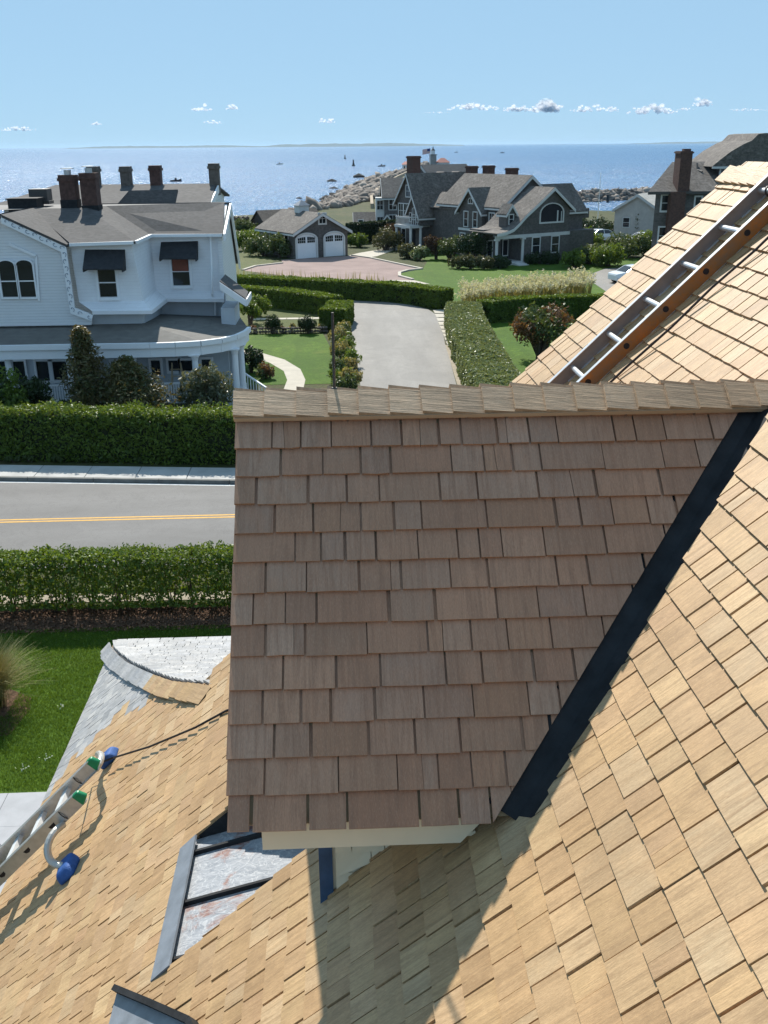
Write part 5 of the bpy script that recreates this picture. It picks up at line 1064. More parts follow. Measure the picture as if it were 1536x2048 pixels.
# hedge in front of the white house
hedge([(-22, 38.6), (-13.7, 37.6), (-8, 36.8), (-4.2, 36.35), (-1.5, 36.1)], 1.4, 1.95, 62000, .06, HEDGE, 'tall dark hedge between the far pavement and the white house', shaggy=.14, rnd=.35)
N = 2600; sx_ = RNG.uniform(-16, -2, N); A = np.stack([sx_, np.interp(sx_, [-22, -13.7, -8, -4.2], [38.6, 37.6, 36.8, 36.35])+RNG.uniform(-.6, .6, N), 1.85+RNG.uniform(-.05, .05, N)+.09*np.sin(sx_*2.1)+.06*np.sin(sx_*5.3)], -1); lp = np.concatenate([A+np.array([0, 0, h_])+RNG.normal(0, .03, (N, 3)) for h_ in (.03, .09, .15, .22)]); kk = RNG.random(len(lp)) < np.repeat([1, .9, .6, .3], N)
leaves('shoots', lp[kk], np.tile(V(0, -.3, .4), (kk.sum(), 1)), .055, HEDGE, bpy.data.objects['hedge.001'], .45)
rr = random.Random(5); NTH = ('first', 'second', 'third', 'fourth', 'fifth', 'sixth', 'seventh', 'eighth', 'ninth', 'tenth', 'eleventh', 'twelfth', 'thirteenth', 'fourteenth', 'fifteenth')
for k, px in enumerate((25, 60, 118, 170, 218, 238, 275, 330, 390, 440)):
    g = gz(px, 926); shrub((g[0], g[1]+.1+.05*rr.random(), 0), (rr.uniform(.25, .4), .22, rr.uniform(.12, .2)), 260, .05, SHRUB, NTH[k]+' low plant from the left at the foot of the tall hedge', 'plant', 'bedding_plant', 'bedding plants under the tall hedge', 4)
# around the white house porch
def cypress(c, h, r, n, label):
    c = np.array(c, float); t = thing('cypress_tree', c, label, 'tree'); P_, N_ = [], []; m = MB(); K = 34
    for k in range(K):
        z = h*(k+.5)/K*.97+.1; a = k*2.4+RNG.uniform(-.4, .4); rad = r*(1-(z/h)**1.7)*RNG.uniform(.35, 1.1)+.1; cc = c+V(math.cos(a)*rad*.72, math.sin(a)*rad*.72, z); s_ = .26+rad*.42
        q = int(n/K); d = RNG.normal(0, 1, (q, 3)); d /= np.linalg.norm(d, axis=1)[:, None]; P_.append(cc+d*s_*RNG.uniform(.5, 1, (q, 1))*np.array([1, 1, 1.25])); N_.append(d+V(0, 0, .5)); m.tube([c+V(0, 0, z*.75), cc], [.035, .012], 5)
    leaves('crown', np.concatenate(P_), np.concatenate(N_), .085, CONIF, t, .38); m.tube([c, c+V(0, 0, h*.9)], [.13, .03], 7); m.build('trunk', BARK, t)
g = P(172, 800, 41.2); cypress((g[0]+.1, 41.2, 0), 4.3, 1.2, 9000, 'tall browning cypress in front of the white house porch')
g = P(232, 800, 40.8); cypress((g[0]+.6, 40.8, 0), 2.95, 2.15, 14000, 'broad dark cypress right of the tall browning one')
for px, Y, r, hgt, lab in ((8, 40.6, 1.15, 1.65, 'dark rounded evergreen at the left edge by the white porch'), (62, 40.9, 1.05, 1.35, 'dark evergreen bush between the left edge and the tall cypress'), (-40, 40.5, 1.4, 1.9, 'dark evergreen bush cut off by the left edge of the picture'), (110, 40.5, .8, .95, 'low dark evergreen bush at the foot of the tall cypress')):
    g = P(px, 800, Y); shrub((g[0], Y, 0), (r, r, hgt), 5200, .075, DARKL if px != 8 else HEDGE, lab, clumps=12)
g = P(415, 800, 41.6); shrub((g[0], 41.6, 0), (1.5, 1.0, 1.65), 3800, .085, leafmat('rose_leaf', (.04, .06, .03), (.09, .11, .06), (.20, .21, .14), .2, .35), 'loose leafy shrub with glossy leaves by the right porch columns', clumps=11)
g = P(497, 722, 52.0); shrub((g[0]+.1, 52, 0), (.75, 1.2, .75), 2600, .075, DARKL, 'dark bush at the bend of the garden path beside the white house', clumps=7)
g = P(533, 740, 51); shrub((g[0], 50.6, 0), (.6, .7, .5), 1500, .07, SHRUB, 'small bush with pinkish flowers beside the garden path', clumps=6, mats2=REDL)
g = P(512, 585, 66); shrub((g[0]-.2, 70.5, 0), (.95, 1.0, .95), 3000, .08, HEDGE, 'rounded bush behind the white house at the upper lawn', clumps=9)
g = P(510, 600, 66); shrub((g[0]-.5, 67.2, 0), (1.0, 1.0, .95), 3000, .08, HEDGE, 'rounded bush nearest the white house corner on the upper lawn', clumps=9)
# clipped hedges by the lane
hedge([(-.62, 64.35), (-.2, 66.3), (.02, 68.2)], 1.75, 1.38, 16000, .075, HEDGE, 'square clipped hedge end at the lane corner', shaggy=.05)
hedge([(-8.2, 76.6), (-5, 74.9), (-2.2, 72.6), (-.4, 70.2)], 1.5, 1.38, 22000, .08, HEDGE, 'curved clipped hedge behind the upper lawn', shaggy=.06)
hedge([(-9.5, 83.2), (-4, 80.6), (.8, 78.5), (4.4, 76.8), (6.6, 74.6), (7.9, 72.9)], 1.5, 1.42, 40000, .085, HEDGE, 'long clipped hedge along the head of the lane below the court', shaggy=.05)
hedge([(7.1, 38), (7.2, 46), (7.45, 52), (7.7, 58), (8.0, 63), (8.4, 66.4)], 2.35, 1.45, 100000, .075, HEDGE_S, 'silvery clipped hedge on the right side of the lane', shaggy=.05, sides=.8)
hedge([(9.7, 66.4), (12, 67.6), (15, 68.2), (19.2, 68.3)], 1.25, 1.5, 26000, .08, HEDGE, 'dark-faced clipped hedge behind the copper-leaved tree', shaggy=.045)
for k, (px, py) in enumerate(((545, 668), (616, 668))):
    g = gz(px, py); shrub((g[0], g[1]+.2, 0), (.62, .62, .72), 2800, .05, DARKL, ('left' if k == 0 else 'right')+' one of two clipped ball shrubs at the low stone wall', 'shrub', 'ball_shrub', 'ball shrubs at the stone wall', 16)
# rough planting along the lane edge
for k in range(15):
    y = 46.5+k*1.25; x = .15+.25*math.sin(k*1.7)-.1*(k > 8); shrub((x, y, 0), (.75, .8, rr.uniform(.4, .7)), 1100, .07, (SHRUB, STRAW, HEDGE)[k % 3], NTH[k]+' ragged bush counted from the dormer ridge along the left lane edge', 'bush', 'verge_bush', 'weedy bushes along the lane edge', 6)
# low stone wall with flowers
ROCK = plain('field_stone', (.17, .14, .12), .9, .4, 3, .6, 10)
wall_ = thing('stone_wall', (-6.5, 63.6, 0), 'low dry stone wall between the two lawns left of the lane', 'wall')
def stone(c, r, seed, mat, parent, name='stone'):
    q = random.Random(seed); import bmesh
    bm = bmesh.new(); bmesh.ops.create_icosphere(bm, subdivisions=1, radius=1)
    for v_ in bm.verts: v_.co = Vector((v_.co.x*r[0], v_.co.y*r[1], v_.co.z*r[2]))*q.uniform(.75, 1.15)
    me = bpy.data.meshes.new(name); bm.to_mesh(me); bm.free(); me.materials.append(mat); o = bpy.data.objects.new(name, me); link(o, parent)
    o.location = [float(a) for a in c]; return o
for k in range(30):
    for j in range(2): stone((-6.5+k*.19+rr.uniform(-.04, .04), 63.6+rr.uniform(-.06, .06), .12+j*.2), (.13, .16, .11), k*7+j, ROCK, wall_)
for k in range(9):
    x = -6.3+k*.62; 
    if k in (2, 6): continue
    shrub((x, 63.95, 0), (.3, .3, .32), 380, .06, (SHRUB, REDL, STRAW)[k % 3], NTH[k]+' place from the left in the straggly plants behind the low stone wall', 'plant', 'border_plant', 'border plants behind the stone wall', 4)
# right garden: small tree, plume grass
shrub((11.35, 54.3, 0), (2.0, 1.8, 1.2), 4600, .1, REDL, 'small copper-leaved tree on the right-hand lawn', 'tree', 'copper_tree', clumps=24, trunk=.9, mats2=SHRUB)
pg = thing('plume_grass', (9.5, 70.5, 0), 'bank of pale feathery plume grass behind the clipped hedge', 'grass'); pp, pn = [], []; bl = []
for k in range(74):
    t = k/73; row_ = k % 3; x = 8.9+t*10.8; y = 70.2+t*6.0+row_*1.15+RNG.normal(0, .2); z = 1.35+.2*row_*.5+RNG.normal(0, .12)
    for j in range(15):
        a = RNG.uniform(0, 6.28); q = RNG.uniform(0, .55); tip = V(x+q*math.cos(a), y+q*math.sin(a), z+RNG.normal(0, .14)); n = 9
        s_ = np.linspace(0, 1, n)[:, None]; pp.append(tip+s_*V(.16*math.cos(a), .16*math.sin(a), .30)+RNG.normal(0, .035, (n, 3))); pn.append(np.tile(V(math.cos(a), math.sin(a), .3), (n, 1))); bl.append((V(x+q*.3*math.cos(a), y+q*.3*math.sin(a), 0), tip))
leaves('plumes', np.concatenate(pp), np.concatenate(pn), .085, PLUME, pg, .42, kind='stuff')
def blades(name, A, B, w, mat, parent, kind='stuff'):
    A = np.array(A); B = np.array(B); N = len(A); s = RNG.normal(0, 1, (N, 3)); s[:, 2] = 0; s /= np.linalg.norm(s, axis=1)[:, None]; s *= w; mid = A*.45+B*.55; mid[:, 2] += (B[:, 2]-A[:, 2])*.18
    co = np.stack([A-s, A+s, mid+s*.8, B, mid-s*.8], 1).reshape(-1, 3); o = npmesh(name, co, np.arange(5*N).reshape(N, 5), mat, parent); o['kind'] = kind; return o
blades('blades', [b[0] for b in bl], [b[1] for b in bl], .03, STRAW, pg)
# ornamental grass at the left edge of the near lawn
g0 = gz(4, 1425); og = thing('fountain_grass', (g0[0]-.35, g0[1]+.3, 0), 'tall arching ornamental grass at the left edge of the near lawn', 'grass')
def arching(name, c, n, rad, h0, h1, w, mat, parent):
    a = RNG.uniform(0, 6.28, n); r0 = np.abs(RNG.normal(0, .13, n)); sp = np.abs(RNG.normal(.28, .22, n))*rad; h = RNG.uniform(h0, h1, n); K = 5; t = np.linspace(0, 1, K); d = np.stack([np.cos(a), np.sin(a)], -1); s = np.stack([-d[:, 1], d[:, 0], np.zeros(n)], -1)*w
    co = np.zeros((n, K, 2, 3))
    for k in range(K):
        c0 = np.zeros((n, 3)); c0[:, :2] = np.array(c[:2])+d*(r0+sp*t[k]**1.8)[:, None]; c0[:, 2] = h*(t[k]-.42*(sp/rad)*t[k]**3); wk = (1-t[k]*.92); co[:, k, 0] = c0-s*wk; co[:, k, 1] = c0+s*wk
    idx_ = np.arange(n*K*2).reshape(n, K, 2); f = np.concatenate([np.stack([idx_[:, k, 0], idx_[:, k, 1], idx_[:, k+1, 1], idx_[:, k+1, 0]], -1) for k in range(K-1)]); o = npmesh(name, co.reshape(-1, 3), f, mat, parent); o['kind'] = 'stuff'
arching('blades', (g0[0]-.35, g0[1]+.3), 4200, 1.6, .8, 1.75, .010, STRAW, og)
shrub((g0[0]-.25, g0[1]-1.0, 0), (.5, .6, .4), 900, .06, DARKL, 'small dark bush below the arching ornamental grass', clumps=6)
# lawn blades on the near lawn
N = 130000; X = RNG.uniform(-9.4, -2.6, N); Y_ = RNG.uniform(15.65, 22.3, N); k = ~((X < -7.45) & (Y_ > 18.3) & (Y_ < 19.4)); X, Y_ = X[k], Y_[k]; A = np.stack([X, Y_, np.zeros_like(X)], -1); B = A+np.stack([RNG.normal(0, .02, len(X)), RNG.normal(0, .02, len(X)), RNG.uniform(.025, .06, len(X))], -1)
tag(blades('lawn_blades', A, B, .0045, BLADE, None), 'short mown grass blades of the near lawn', 'grass')
for k, (px, py) in enumerate(((122, 1418), (92, 1522), (45, 1543))):
    g = gz(px, py); m = MB()
    for j in range(9):
        a = j*.7; a = a*2.3; r_ = (.02+.012*(j % 4)) if k == 0 else .05*(j % 3); c = V(g[0]+r_*math.cos(a), g[1]+r_*math.sin(a), .05+.015*(j % 3)); m.poly([c, c+V(.03*math.cos(a+.4), .03*math.sin(a+.4), .025), c+V(.05*math.cos(a), .05*math.sin(a), .0), c+V(.03*math.cos(a-.6), .03*math.sin(a-.6), .012)])
    tag(m.build('fallen_flower', WHITEF), ('pale flower head lying highest on the near lawn', 'pale fallen leaf on the near lawn close to the ladder top', 'pale leaf scrap on the near lawn just above the patio')[k], 'leaf')
# bark chips give the bed a rough face
N = 5000; A = np.stack([RNG.uniform(-10, 1, N), RNG.uniform(22.1, 23.5, N), RNG.uniform(.005, .05, N)], -1); tag(leaves('bark_chips', A, np.tile(V(0, 0, 1), (N, 1)), .05, plain('bark_chip', (.14, .08, .05), .95, .5, 14), None, .4, .5, 'stuff'), 'brown bark chips under the near hedge', 'mulch')
# ------------------------------------------------------------------ planting round the far houses
def gs(px, py, r, n, size, mat, label, **k):
    g = gz(px, py); return shrub((g[0], g[1], 0), r, n, size, mat, label, **k)
OLIVE = leafmat('olive_leaf', (.045, .055, .02), (.08, .09, .035), (.13, .13, .055), .2)
lst = [(560, 515, (2.2, 1.6, 1.4), SHRUB, 'grey-green bush against the left side of the garage'), (528, 512, (2.3, 1.8, 1.3), SHRUB, 'rounded bush left of the garage at the court lawn'), (500, 500, (2.4, 2, 1.5), HEDGE, 'dense bush between pergola and garage'),
       (487, 480, (2.2, 2, 1.4), SHRUB, 'bush below the pergola at the white house gable'), (522, 492, (2.4, 1.8, 1.2), HEDGE, 'low bush in front of the brown shed'), (548, 492, (1.8, 1.5, 1.3), OLIVE, 'light green bush between shed and garage'),
       (717, 494, (1.8, 1.2, .9), HEDGE, 'low bush by the path right of the garage'), (770, 500, (2.6, 1.8, 1.3), OLIVE, 'olive brown bushes left of the white balcony columns'), (790, 495, (1.8, 1.5, 1.5), REDD, 'reddish bush beside the balcony columns'),
       (818, 516, (1.7, 1.2, .8), OLIVE, 'low bush in front of the balcony columns'), (838, 520, (1.2, 1.1, .8), HEDGE_S, 'silvery round bush at the corner of the grey house'), (872, 518, (1.2, 1.0, 1.7), REDD, 'dark red shrub against the grey house wall'), (900, 520, (1.8, 1.4, 1.5), SHRUB, 'green shrub between the red shrub and the dark conifer'),
       (943, 528, (1.7, 1.5, 2.1), DARKL, 'dark conifer-like shrub left of the grey house porch'), (917, 537, (1.1, .9, .75), OLIVE, 'left one of three yellowish bushes at the lawn edge'), (941, 538, (1.1, .9, .75), OLIVE, 'middle one of three yellowish bushes at the lawn edge'), (968, 538, (1.1, .9, .75), OLIVE, 'right one of three yellowish bushes at the lawn edge'),
       (1000, 536, (1.5, .9, .6), DARKL, 'low dark bushes beside the porch steps'), (1085, 528, (2.6, .8, .6), DARKL, 'low dark planting under the front windows of the grey house'), (1150, 505, (1.2, 1.2, 2.3), DARKL, 'upright dark shrub at the right corner of the grey house'),
       (1178, 528, (2.4, 1.8, 1.0), SHRUB, 'spreading green bush right of the lawn'), (1150, 535, (1.8, 1.2, .9), HEDGE, 'low bush at the right end of the lawn'), (1215, 532, (2.3, 2.0, 1.2), HEDGE, 'tall leafy bush behind the white car'), (1250, 515, (2.6, 2.2, 1.5), SHRUB, 'tall shrub left of the dark house'),
       (1290, 512, (2.2, 2.0, 1.5), HEDGE, 'leafy bush against the dark house wall'), (1180, 500, (2.3, 2.0, 1.3), HEDGE, 'dark bush in front of the far parked cars'), (1275, 475, (2.8, 2.4, 2.2), OLIVE, 'round olive tree in front of the pale cottage'), (1160, 480, (3.2, 2.2, 1.5), DARKL, 'dark hedge-like bush at the right end of the grey house'), (1205, 472, (3.5, 2.0, 1.2), DARKL, 'long dark bush by the water at right')]
for px, py, r, mt, lab in lst: gs(px, py, r, int(1500+700*r[0]*r[2]), .12, mt, lab, clumps=12)
g1, g2 = gz(695, 487), gz(800, 478); hedge([(g1[0]+.3, g1[1]), (g2[0], g2[1])], 1.6, 2.4, 16000, .12, DARKL, 'dark tall hedge between garage and grey house', shaggy=.06)
rr2 = random.Random(3); A, B = [], []
for k in range(160):
    t = rr2.random(); x = -9+t*13; y = 84.2-t*4.8+rr2.uniform(-.6, .5); A.append(V(x, y, 0)); B.append(V(x+rr2.gauss(0, .1), y, 1.3+rr2.random()*.8))
tag(blades('tall_weeds', A, B, .035, STRAW, None), 'tall straw-coloured weeds behind the long clipped hedge', 'weeds')
# ------------------------------------------------------------------ white cars on the right
CARW = plain('white_car_paint', (.72, .74, .77), .22, .02, 1, 0, 1, .6); TYRE = plain('tyre', (.02, .02, .02), .9, .2, 8); RIM = plain('rim', (.35, .35, .36), .35, .1, 9, 0, 1, .5, .7); LAMP = plain('lamp', (.7, .7, .72), .15, .05, 9, 0, 1, .7)
def car(loc, rz, label, paint, group=None):
    base = V(*loc); a = math.radians(rz); X = V(math.cos(a), math.sin(a), 0); Yd = V(-math.sin(a), math.cos(a), 0); f = lambda x, y, z: base+X*x+Yd*y+V(0, 0, z)
    t = thing('parked_car', base, label, 'car', group)
    sec = [(-2.2, .35, .72, .62), (-2.15, .3, .85, .8), (-1.6, .25, .95, .9), (-.95, .22, 1.0, .92), (0, .2, 1.0, .92), (.9, .2, 1.0, .92), (1.6, .22, .98, .9), (2.1, .3, .85, .8), (2.25, .4, .7, .62)]
    m = MB(); R_ = []
    for x, z0, z1, w in sec: R_.append([f(x, -w*.9, z0), f(x, -w, (z0+z1)/2), f(x, -w*.93, z1), f(x, w*.93, z1), f(x, w, (z0+z1)/2), f(x, w*.9, z0)])
    for i in range(len(R_)-1):
        for k in range(6): l = (k+1) % 6; m.poly([R_[i][k], R_[i][l], R_[i+1][l], R_[i+1][k]])
    m.poly(R_[0]); m.poly(R_[-1][::-1]); m.build('body', paint, t, smooth=False, merge=True)
    cab = [(-1.25, .98, .86), (-.55, 1.40, .70), (.2, 1.46, .70), (1.0, 1.40, .68), (1.85, 1.0, .84)]; m = MB(); m2 = MB()
    for i in range(4):
        (x0, z0, w0), (x1, z1, w1) = cab[i], cab[i+1]
        for s_ in (-1, 1): m2.poly([f(x0, s_*w0, z0), f(x1, s_*w1, z1), f(x1, s_*.87, .98), f(x0, s_*.87, .98)])
        (m if i in (1, 2) else m2).poly([f(x0, -w0, z0), f(x0, w0, z0), f(x1, w1, z1), f(x1, -w1, z1)])
    for s_ in (-1, 1):
        for i in range(4): (x0, z0, w0), (x1, z1, w1) = cab[i], cab[i+1]; m.bar(f(x0, s_*w0, z0), f(x1, s_*w1, z1), .07, .06)
        m.bar(f(.25, s_*.705, 1.45), f(.3, s_*.88, .98), .08, .03)
    m.build('roof', paint, t); m2.build('windscreen', GLASS, t)
    for x in (-1.38, 1.4):
        for s_ in (-1, 1):
            mm = MB(); mm.tube([f(x, s_*.72, .33), f(x, s_*.94, .33)], .33, 18); w = mm.build('wheel', TYRE, t); mm = MB(); mm.tube([f(x, s_*.93, .33), f(x, s_*.95, .33)], .22, 12); mm.build('rim', RIM, w)
    for s_ in (-1, 1): mm = MB(); mm.prism([f(-2.17, s_*.55, .62), f(-2.0, s_*.80, .66), f(-1.95, s_*.80, .76), f(-2.14, s_*.55, .74)], f(-.06, 0, 0)-f(0, 0, 0)); mm.build('headlight', LAMP, t)
sheet('drive_right', [(22, 80), (40, 80), (40, 99), (26, 96), (22.5, 90)], ASPH2, .005)
g = gz(1242, 566); car((g[0]+1.2, g[1]+.4, .0), 16, 'white car half hidden by the near roof edge at right', CARW)
g = gz(1200, 484); car((g[0], g[1]+1, 0), 20, 'white car parked behind the bushes near the pale cottage', CARW); g = gz(1290, 492); car((g[0], g[1]+1, 0), 20, 'white car showing beside the dark house wall', CARW)
# ------------------------------------------------------------------ shore, point with lighthouse
SROCK = leafmat('shore_rock', (.075, .063, .053), (.17, .14, .118), (.33, .28, .235), .0, .9); DROCK = plain('wet_rock', (.04, .037, .034), .95, .4, .4, .5, 2, .3)
def rockmass(name, C_, S_, mat, label):
    """many tumbled stones as one mass"""
    import bmesh
    bm = bmesh.new(); bmesh.ops.create_icosphere(bm, subdivisions=1, radius=1); bv = np.array([v_.co[:] for v_ in bm.verts]); bf = np.array([[v_.index for v_ in f.verts] for f in bm.faces]); bm.free(); N = len(C_)
    sc = S_[:, None]*RNG.uniform(.6, 1.3, (N, 3))*np.array([1.15, 1.0, .75]); co = bv[None]*sc[:, None]*RNG.uniform(.72, 1.2, (N, len(bv), 1)); a = RNG.uniform(0, 6.28, N); ca, sa_ = np.cos(a)[:, None], np.sin(a)[:, None]; tl = RNG.normal(0, .35, N)[:, None]
    x = co[..., 0]*ca-co[..., 1]*sa_; y = co[..., 0]*sa_+co[..., 1]*ca; z = co[..., 2]+x*tl; co = np.stack([x, y, z], -1)+C_[:, None]
    f = bf[None]+(np.arange(N)*len(bv))[:, None, None]; o = npmesh(name, co.reshape(-1, 3), f.reshape(-1, 3), mat); o['kind'] = 'stuff'; return tag(o, label, 'rocks')
N = 90000; X = RNG.uniform(-35, 60, N); Y_ = RNG.uniform(190, 700, N); sd = land_sd(X, Y_); k = (sd > -5) & (sd < 24) & (X < 5+np.maximum(0, (Y_-200)*.12)) & (X > -30+np.maximum(0, (Y_-330)*.16)); X, Y_, sd = X[k], Y_[k], sd[k]; X, Y_, sd = X[:9500], Y_[:9500], sd[:9500]
Cc = np.stack([X, Y_, terrain(X, Y_)+.25], -1); S_ = RNG.uniform(.4, 1.15, len(X))*(1+(RNG.random(len(X)) < .12)*.7); wet = sd < 5
rockmass('shore_rocks', Cc[~wet], S_[~wet], SROCK, 'tumbled pale boulders along the shore of the point'); rockmass('tide_rocks', Cc[wet], S_[wet], DROCK, 'dark wet boulders at the waterline of the point')
for i, (px, py, r, lab) in enumerate(((664, 363, (3.4, 2.2, 1.3), 'dark rock awash left of the point'), (718, 355, (3.6, 2.4, 2.2), 'dark rock standing in the water closest to the point'), (599, 397, (1.4, 1.2, .8), 'small dark rock in the water behind the shed'), (668, 377, (2.6, 1.6, .8), 'flat dark rock just off the boulder shore'))):
    g = gz(px, py, -4.5); o = stone((g[0], g[1], -4.75), (r[0], r[1], r[2]*1.1), 50+i, DROCK, None, 'sea_rock'); tag(o, lab, 'rock')
t = RNG.random(1500); bx_ = 66+t*62; by_ = 296+t*34+RNG.normal(0, 3.2, 1500); h_ = 2.8*np.exp(-((by_-(296+t*34))/5)**2); rockmass('breakwater_rocks', np.stack([bx_, by_, -4.9+h_*RNG.uniform(.3, 1.0, 1500)], -1), RNG.uniform(.7, 1.5, 1500), SROCK, 'long breakwater of piled rocks across the water at right')
m = MB(); pr = [(8, 196), (9, 230), (12, 270), (17, 320), (24, 380), (33, 450), (40, 500)]
def terr(x, y): return float(terrain(np.array([x]), np.array([y]))[0])
for (a, b), (c, d) in zip(pr[:-1], pr[1:]):
    n = 6
    for i in range(n):
        x0, y0, x1, y1 = a+(c-a)*i/n, b+(d-b)*i/n, a+(c-a)*(i+1)/n, b+(d-b)*(i+1)/n; m.poly([(x0, y0, terr(x0, y0)+.06), (x0+6, y0, terr(x0+6, y0)+.06), (x1+6, y1, terr(x1+6, y1)+.06), (x1, y1, terr(x1, y1)+.06)])
m.build('point_road', SAND)['kind'] = 'structure'
pw_ = thing('sea_wall', (6, 250, 0), 'low tan wall curving along the road on the point', 'wall')
for (a, b), (c, d) in zip(pr[:-1], pr[1:]): m = MB(); m.bar((a-1.5, b, terr(a, b)+.4), (c-1.5, d, terr(c, d)+.4), .6, 1.0); m.build('wall_section', plain('tan_stone', (.36, .29, .21), .9, .2, .5) if 'tan_stone' not in MATS else MATS['tan_stone'], pw_)
DCAR = plain('dark_car_paint', (.03, .032, .04), .3, .1, 1)
for (x, y), lab in (((11.5, 222), 'dark car parked nearest on the point road'), ((24, 345), 'dark car parked midway along the point road'), ((28, 375), 'dark car parked farthest along the point road')): car((x, y, terr(x, y)+.06), 70, lab, DCAR)
STONEG = plain('granite', (.27, .26, .25), .85, .2, .6); REDR = plain('red_roof', (.24, .055, .04), .7, .15, .5); CWH = plain('lime_white', (.75, .74, .72), .7, .05, .5)
LY = 560.0; lh = thing('lighthouse', P(866, 345, LY), 'square granite lighthouse tower with white lantern on the point', 'lighthouse'); zg = terr(P(866, 345, LY)[0], LY)
def lb(m, x0, x1, y0, y1, Y, d): a, b = P(x0, y1, Y), P(x1, y0, Y); m.bb((a[0], Y, a[2]), (b[0], Y+d, b[2]))
m = MB(); a = P(860, 310, LY); b = P(873, 310, LY); m.bb((a[0], LY, zg), (b[0], LY+b[0]-a[0], a[2])); m.build('tower', STONEG, lh)
m = MB(); c = P(866.5, 310, LY); w = b[0]-a[0]; yc = LY+w/2; m.bb((a[0]-.4, LY-.4, a[2]), (b[0]+.4, LY+w+.4, a[2]+.3)); m.build('gallery', STEEL, lh)
m = MB(); m.tube([V(c[0], yc, a[2]+.3), V(c[0], yc, a[2]+2.3)], 1.15, 10); m.build('lantern', CWH, lh); m = MB(); m.tube([V(c[0], yc, a[2]+2.3), V(c[0], yc, a[2]+3.3), V(c[0], yc, a[2]+4.6)], [1.35, .35, .06], 10); m.build('lantern_roof', STEEL, lh)
for (x0, x1, yt, yr, yb, lab) in ((874, 899, 325, 316, 345, 'white keeper house with red hipped roof beside the lighthouse'), (806, 823, 329, 323, 348, 'white building with dark red roof left on the point')):
    kh = thing('keeper_house', P((x0+x1)/2, 345, LY+4), lab, 'house'); m = MB(); a, b = P(x0, yb, LY), P(x1, yt, LY); z0 = terr(a[0], LY)-.5; m.bb((a[0], LY, z0), (b[0], LY+8, b[2])); m.build('wall', CWH, kh)
    ap = P((x0+x1)/2, yr, LY)[2]; m = MB(); cx_ = (a[0]+b[0])/2; B4 = [V(a[0]-.5, LY-.5, b[2]), V(b[0]+.5, LY-.5, b[2]), V(b[0]+.5, LY+8.5, b[2]), V(a[0]-.5, LY+8.5, b[2])]; T2 = [V(cx_-1, LY+4, ap), V(cx_+1, LY+4, ap)]
    m.poly([B4[0], B4[1], T2[1], T2[0]]); m.poly([B4[2], B4[3], T2[0], T2[1]]); m.poly([B4[1], B4[2], T2[1]]); m.poly([B4[3], B4[0], T2[0]]); m.build('roof', REDR, kh)
    for j in range(3): m = MB(); x = a[0]+(b[0]-a[0])*(j+.5)/3; m.bb((x-.35, LY-.05, b[2]-2.2), (x+.35, LY, b[2]-.8)); m.build('window', GLASS, kh)
fp = P(860.5, 330, LY-15); fl = thing('flagpole', (fp[0], LY-15, zg), 'flagpole flying a red, white and blue striped flag beside the lighthouse', 'flagpole'); tpz = P(860.5, 296, LY-15)[2]
m = MB(); m.tube([V(fp[0], LY-15, zg-.5), V(fp[0], LY-15, tpz)], [.16, .1], 6); m.build('pole', CWH, fl)
FRED = plain('flag_red', (.42, .05, .05), .8, .1, 2); FBLUE = plain('flag_blue', (.03, .05, .18), .8, .1, 2); m = MB(); n = 10; W_, H_ = 4.2, 2.5
fw_ = lambda i, j: V(fp[0]-W_*i/n, LY-15+.35*math.sin(i*.9), tpz-.2-H_*j/13-.6*(i/n)**1.3)
for i in range(n):
    for j in range(13): m.poly([fw_(i, j), fw_(i+1, j), fw_(i+1, j+1), fw_(i, j+1)], m=2 if (i < 4 and j < 7) else (0 if j % 2 == 0 else 1))
m.build('flag', [FRED, CWH, FBLUE], fl)
g = gz(1194, 458); fr_ = P(1194, 345, g[1]); m = MB(); m.tube([V(g[0], g[1], -.5), V(g[0], g[1], fr_[2])], [.07, .035], 6); tag(m.build('mast_pole', CWH), 'bare white flagpole against the water at right', 'flagpole')
jt = thing('mooring_post', gz(1215, 403, -4.5), 'dark mooring post standing in the water before the breakwater', 'post'); g = gz(1215, 405, -4.5); m = MB(); m.tube([V(g[0], g[1], -6), V(g[0], g[1], -2.6)], .4, 8); m.build('pile', DROCK, jt); m = MB(); m.bb((g[0]-.7, g[1]-.7, -2.6), (g[0]+.7, g[1]+.7, -2.3)); m.build('cap', DROCK, jt)
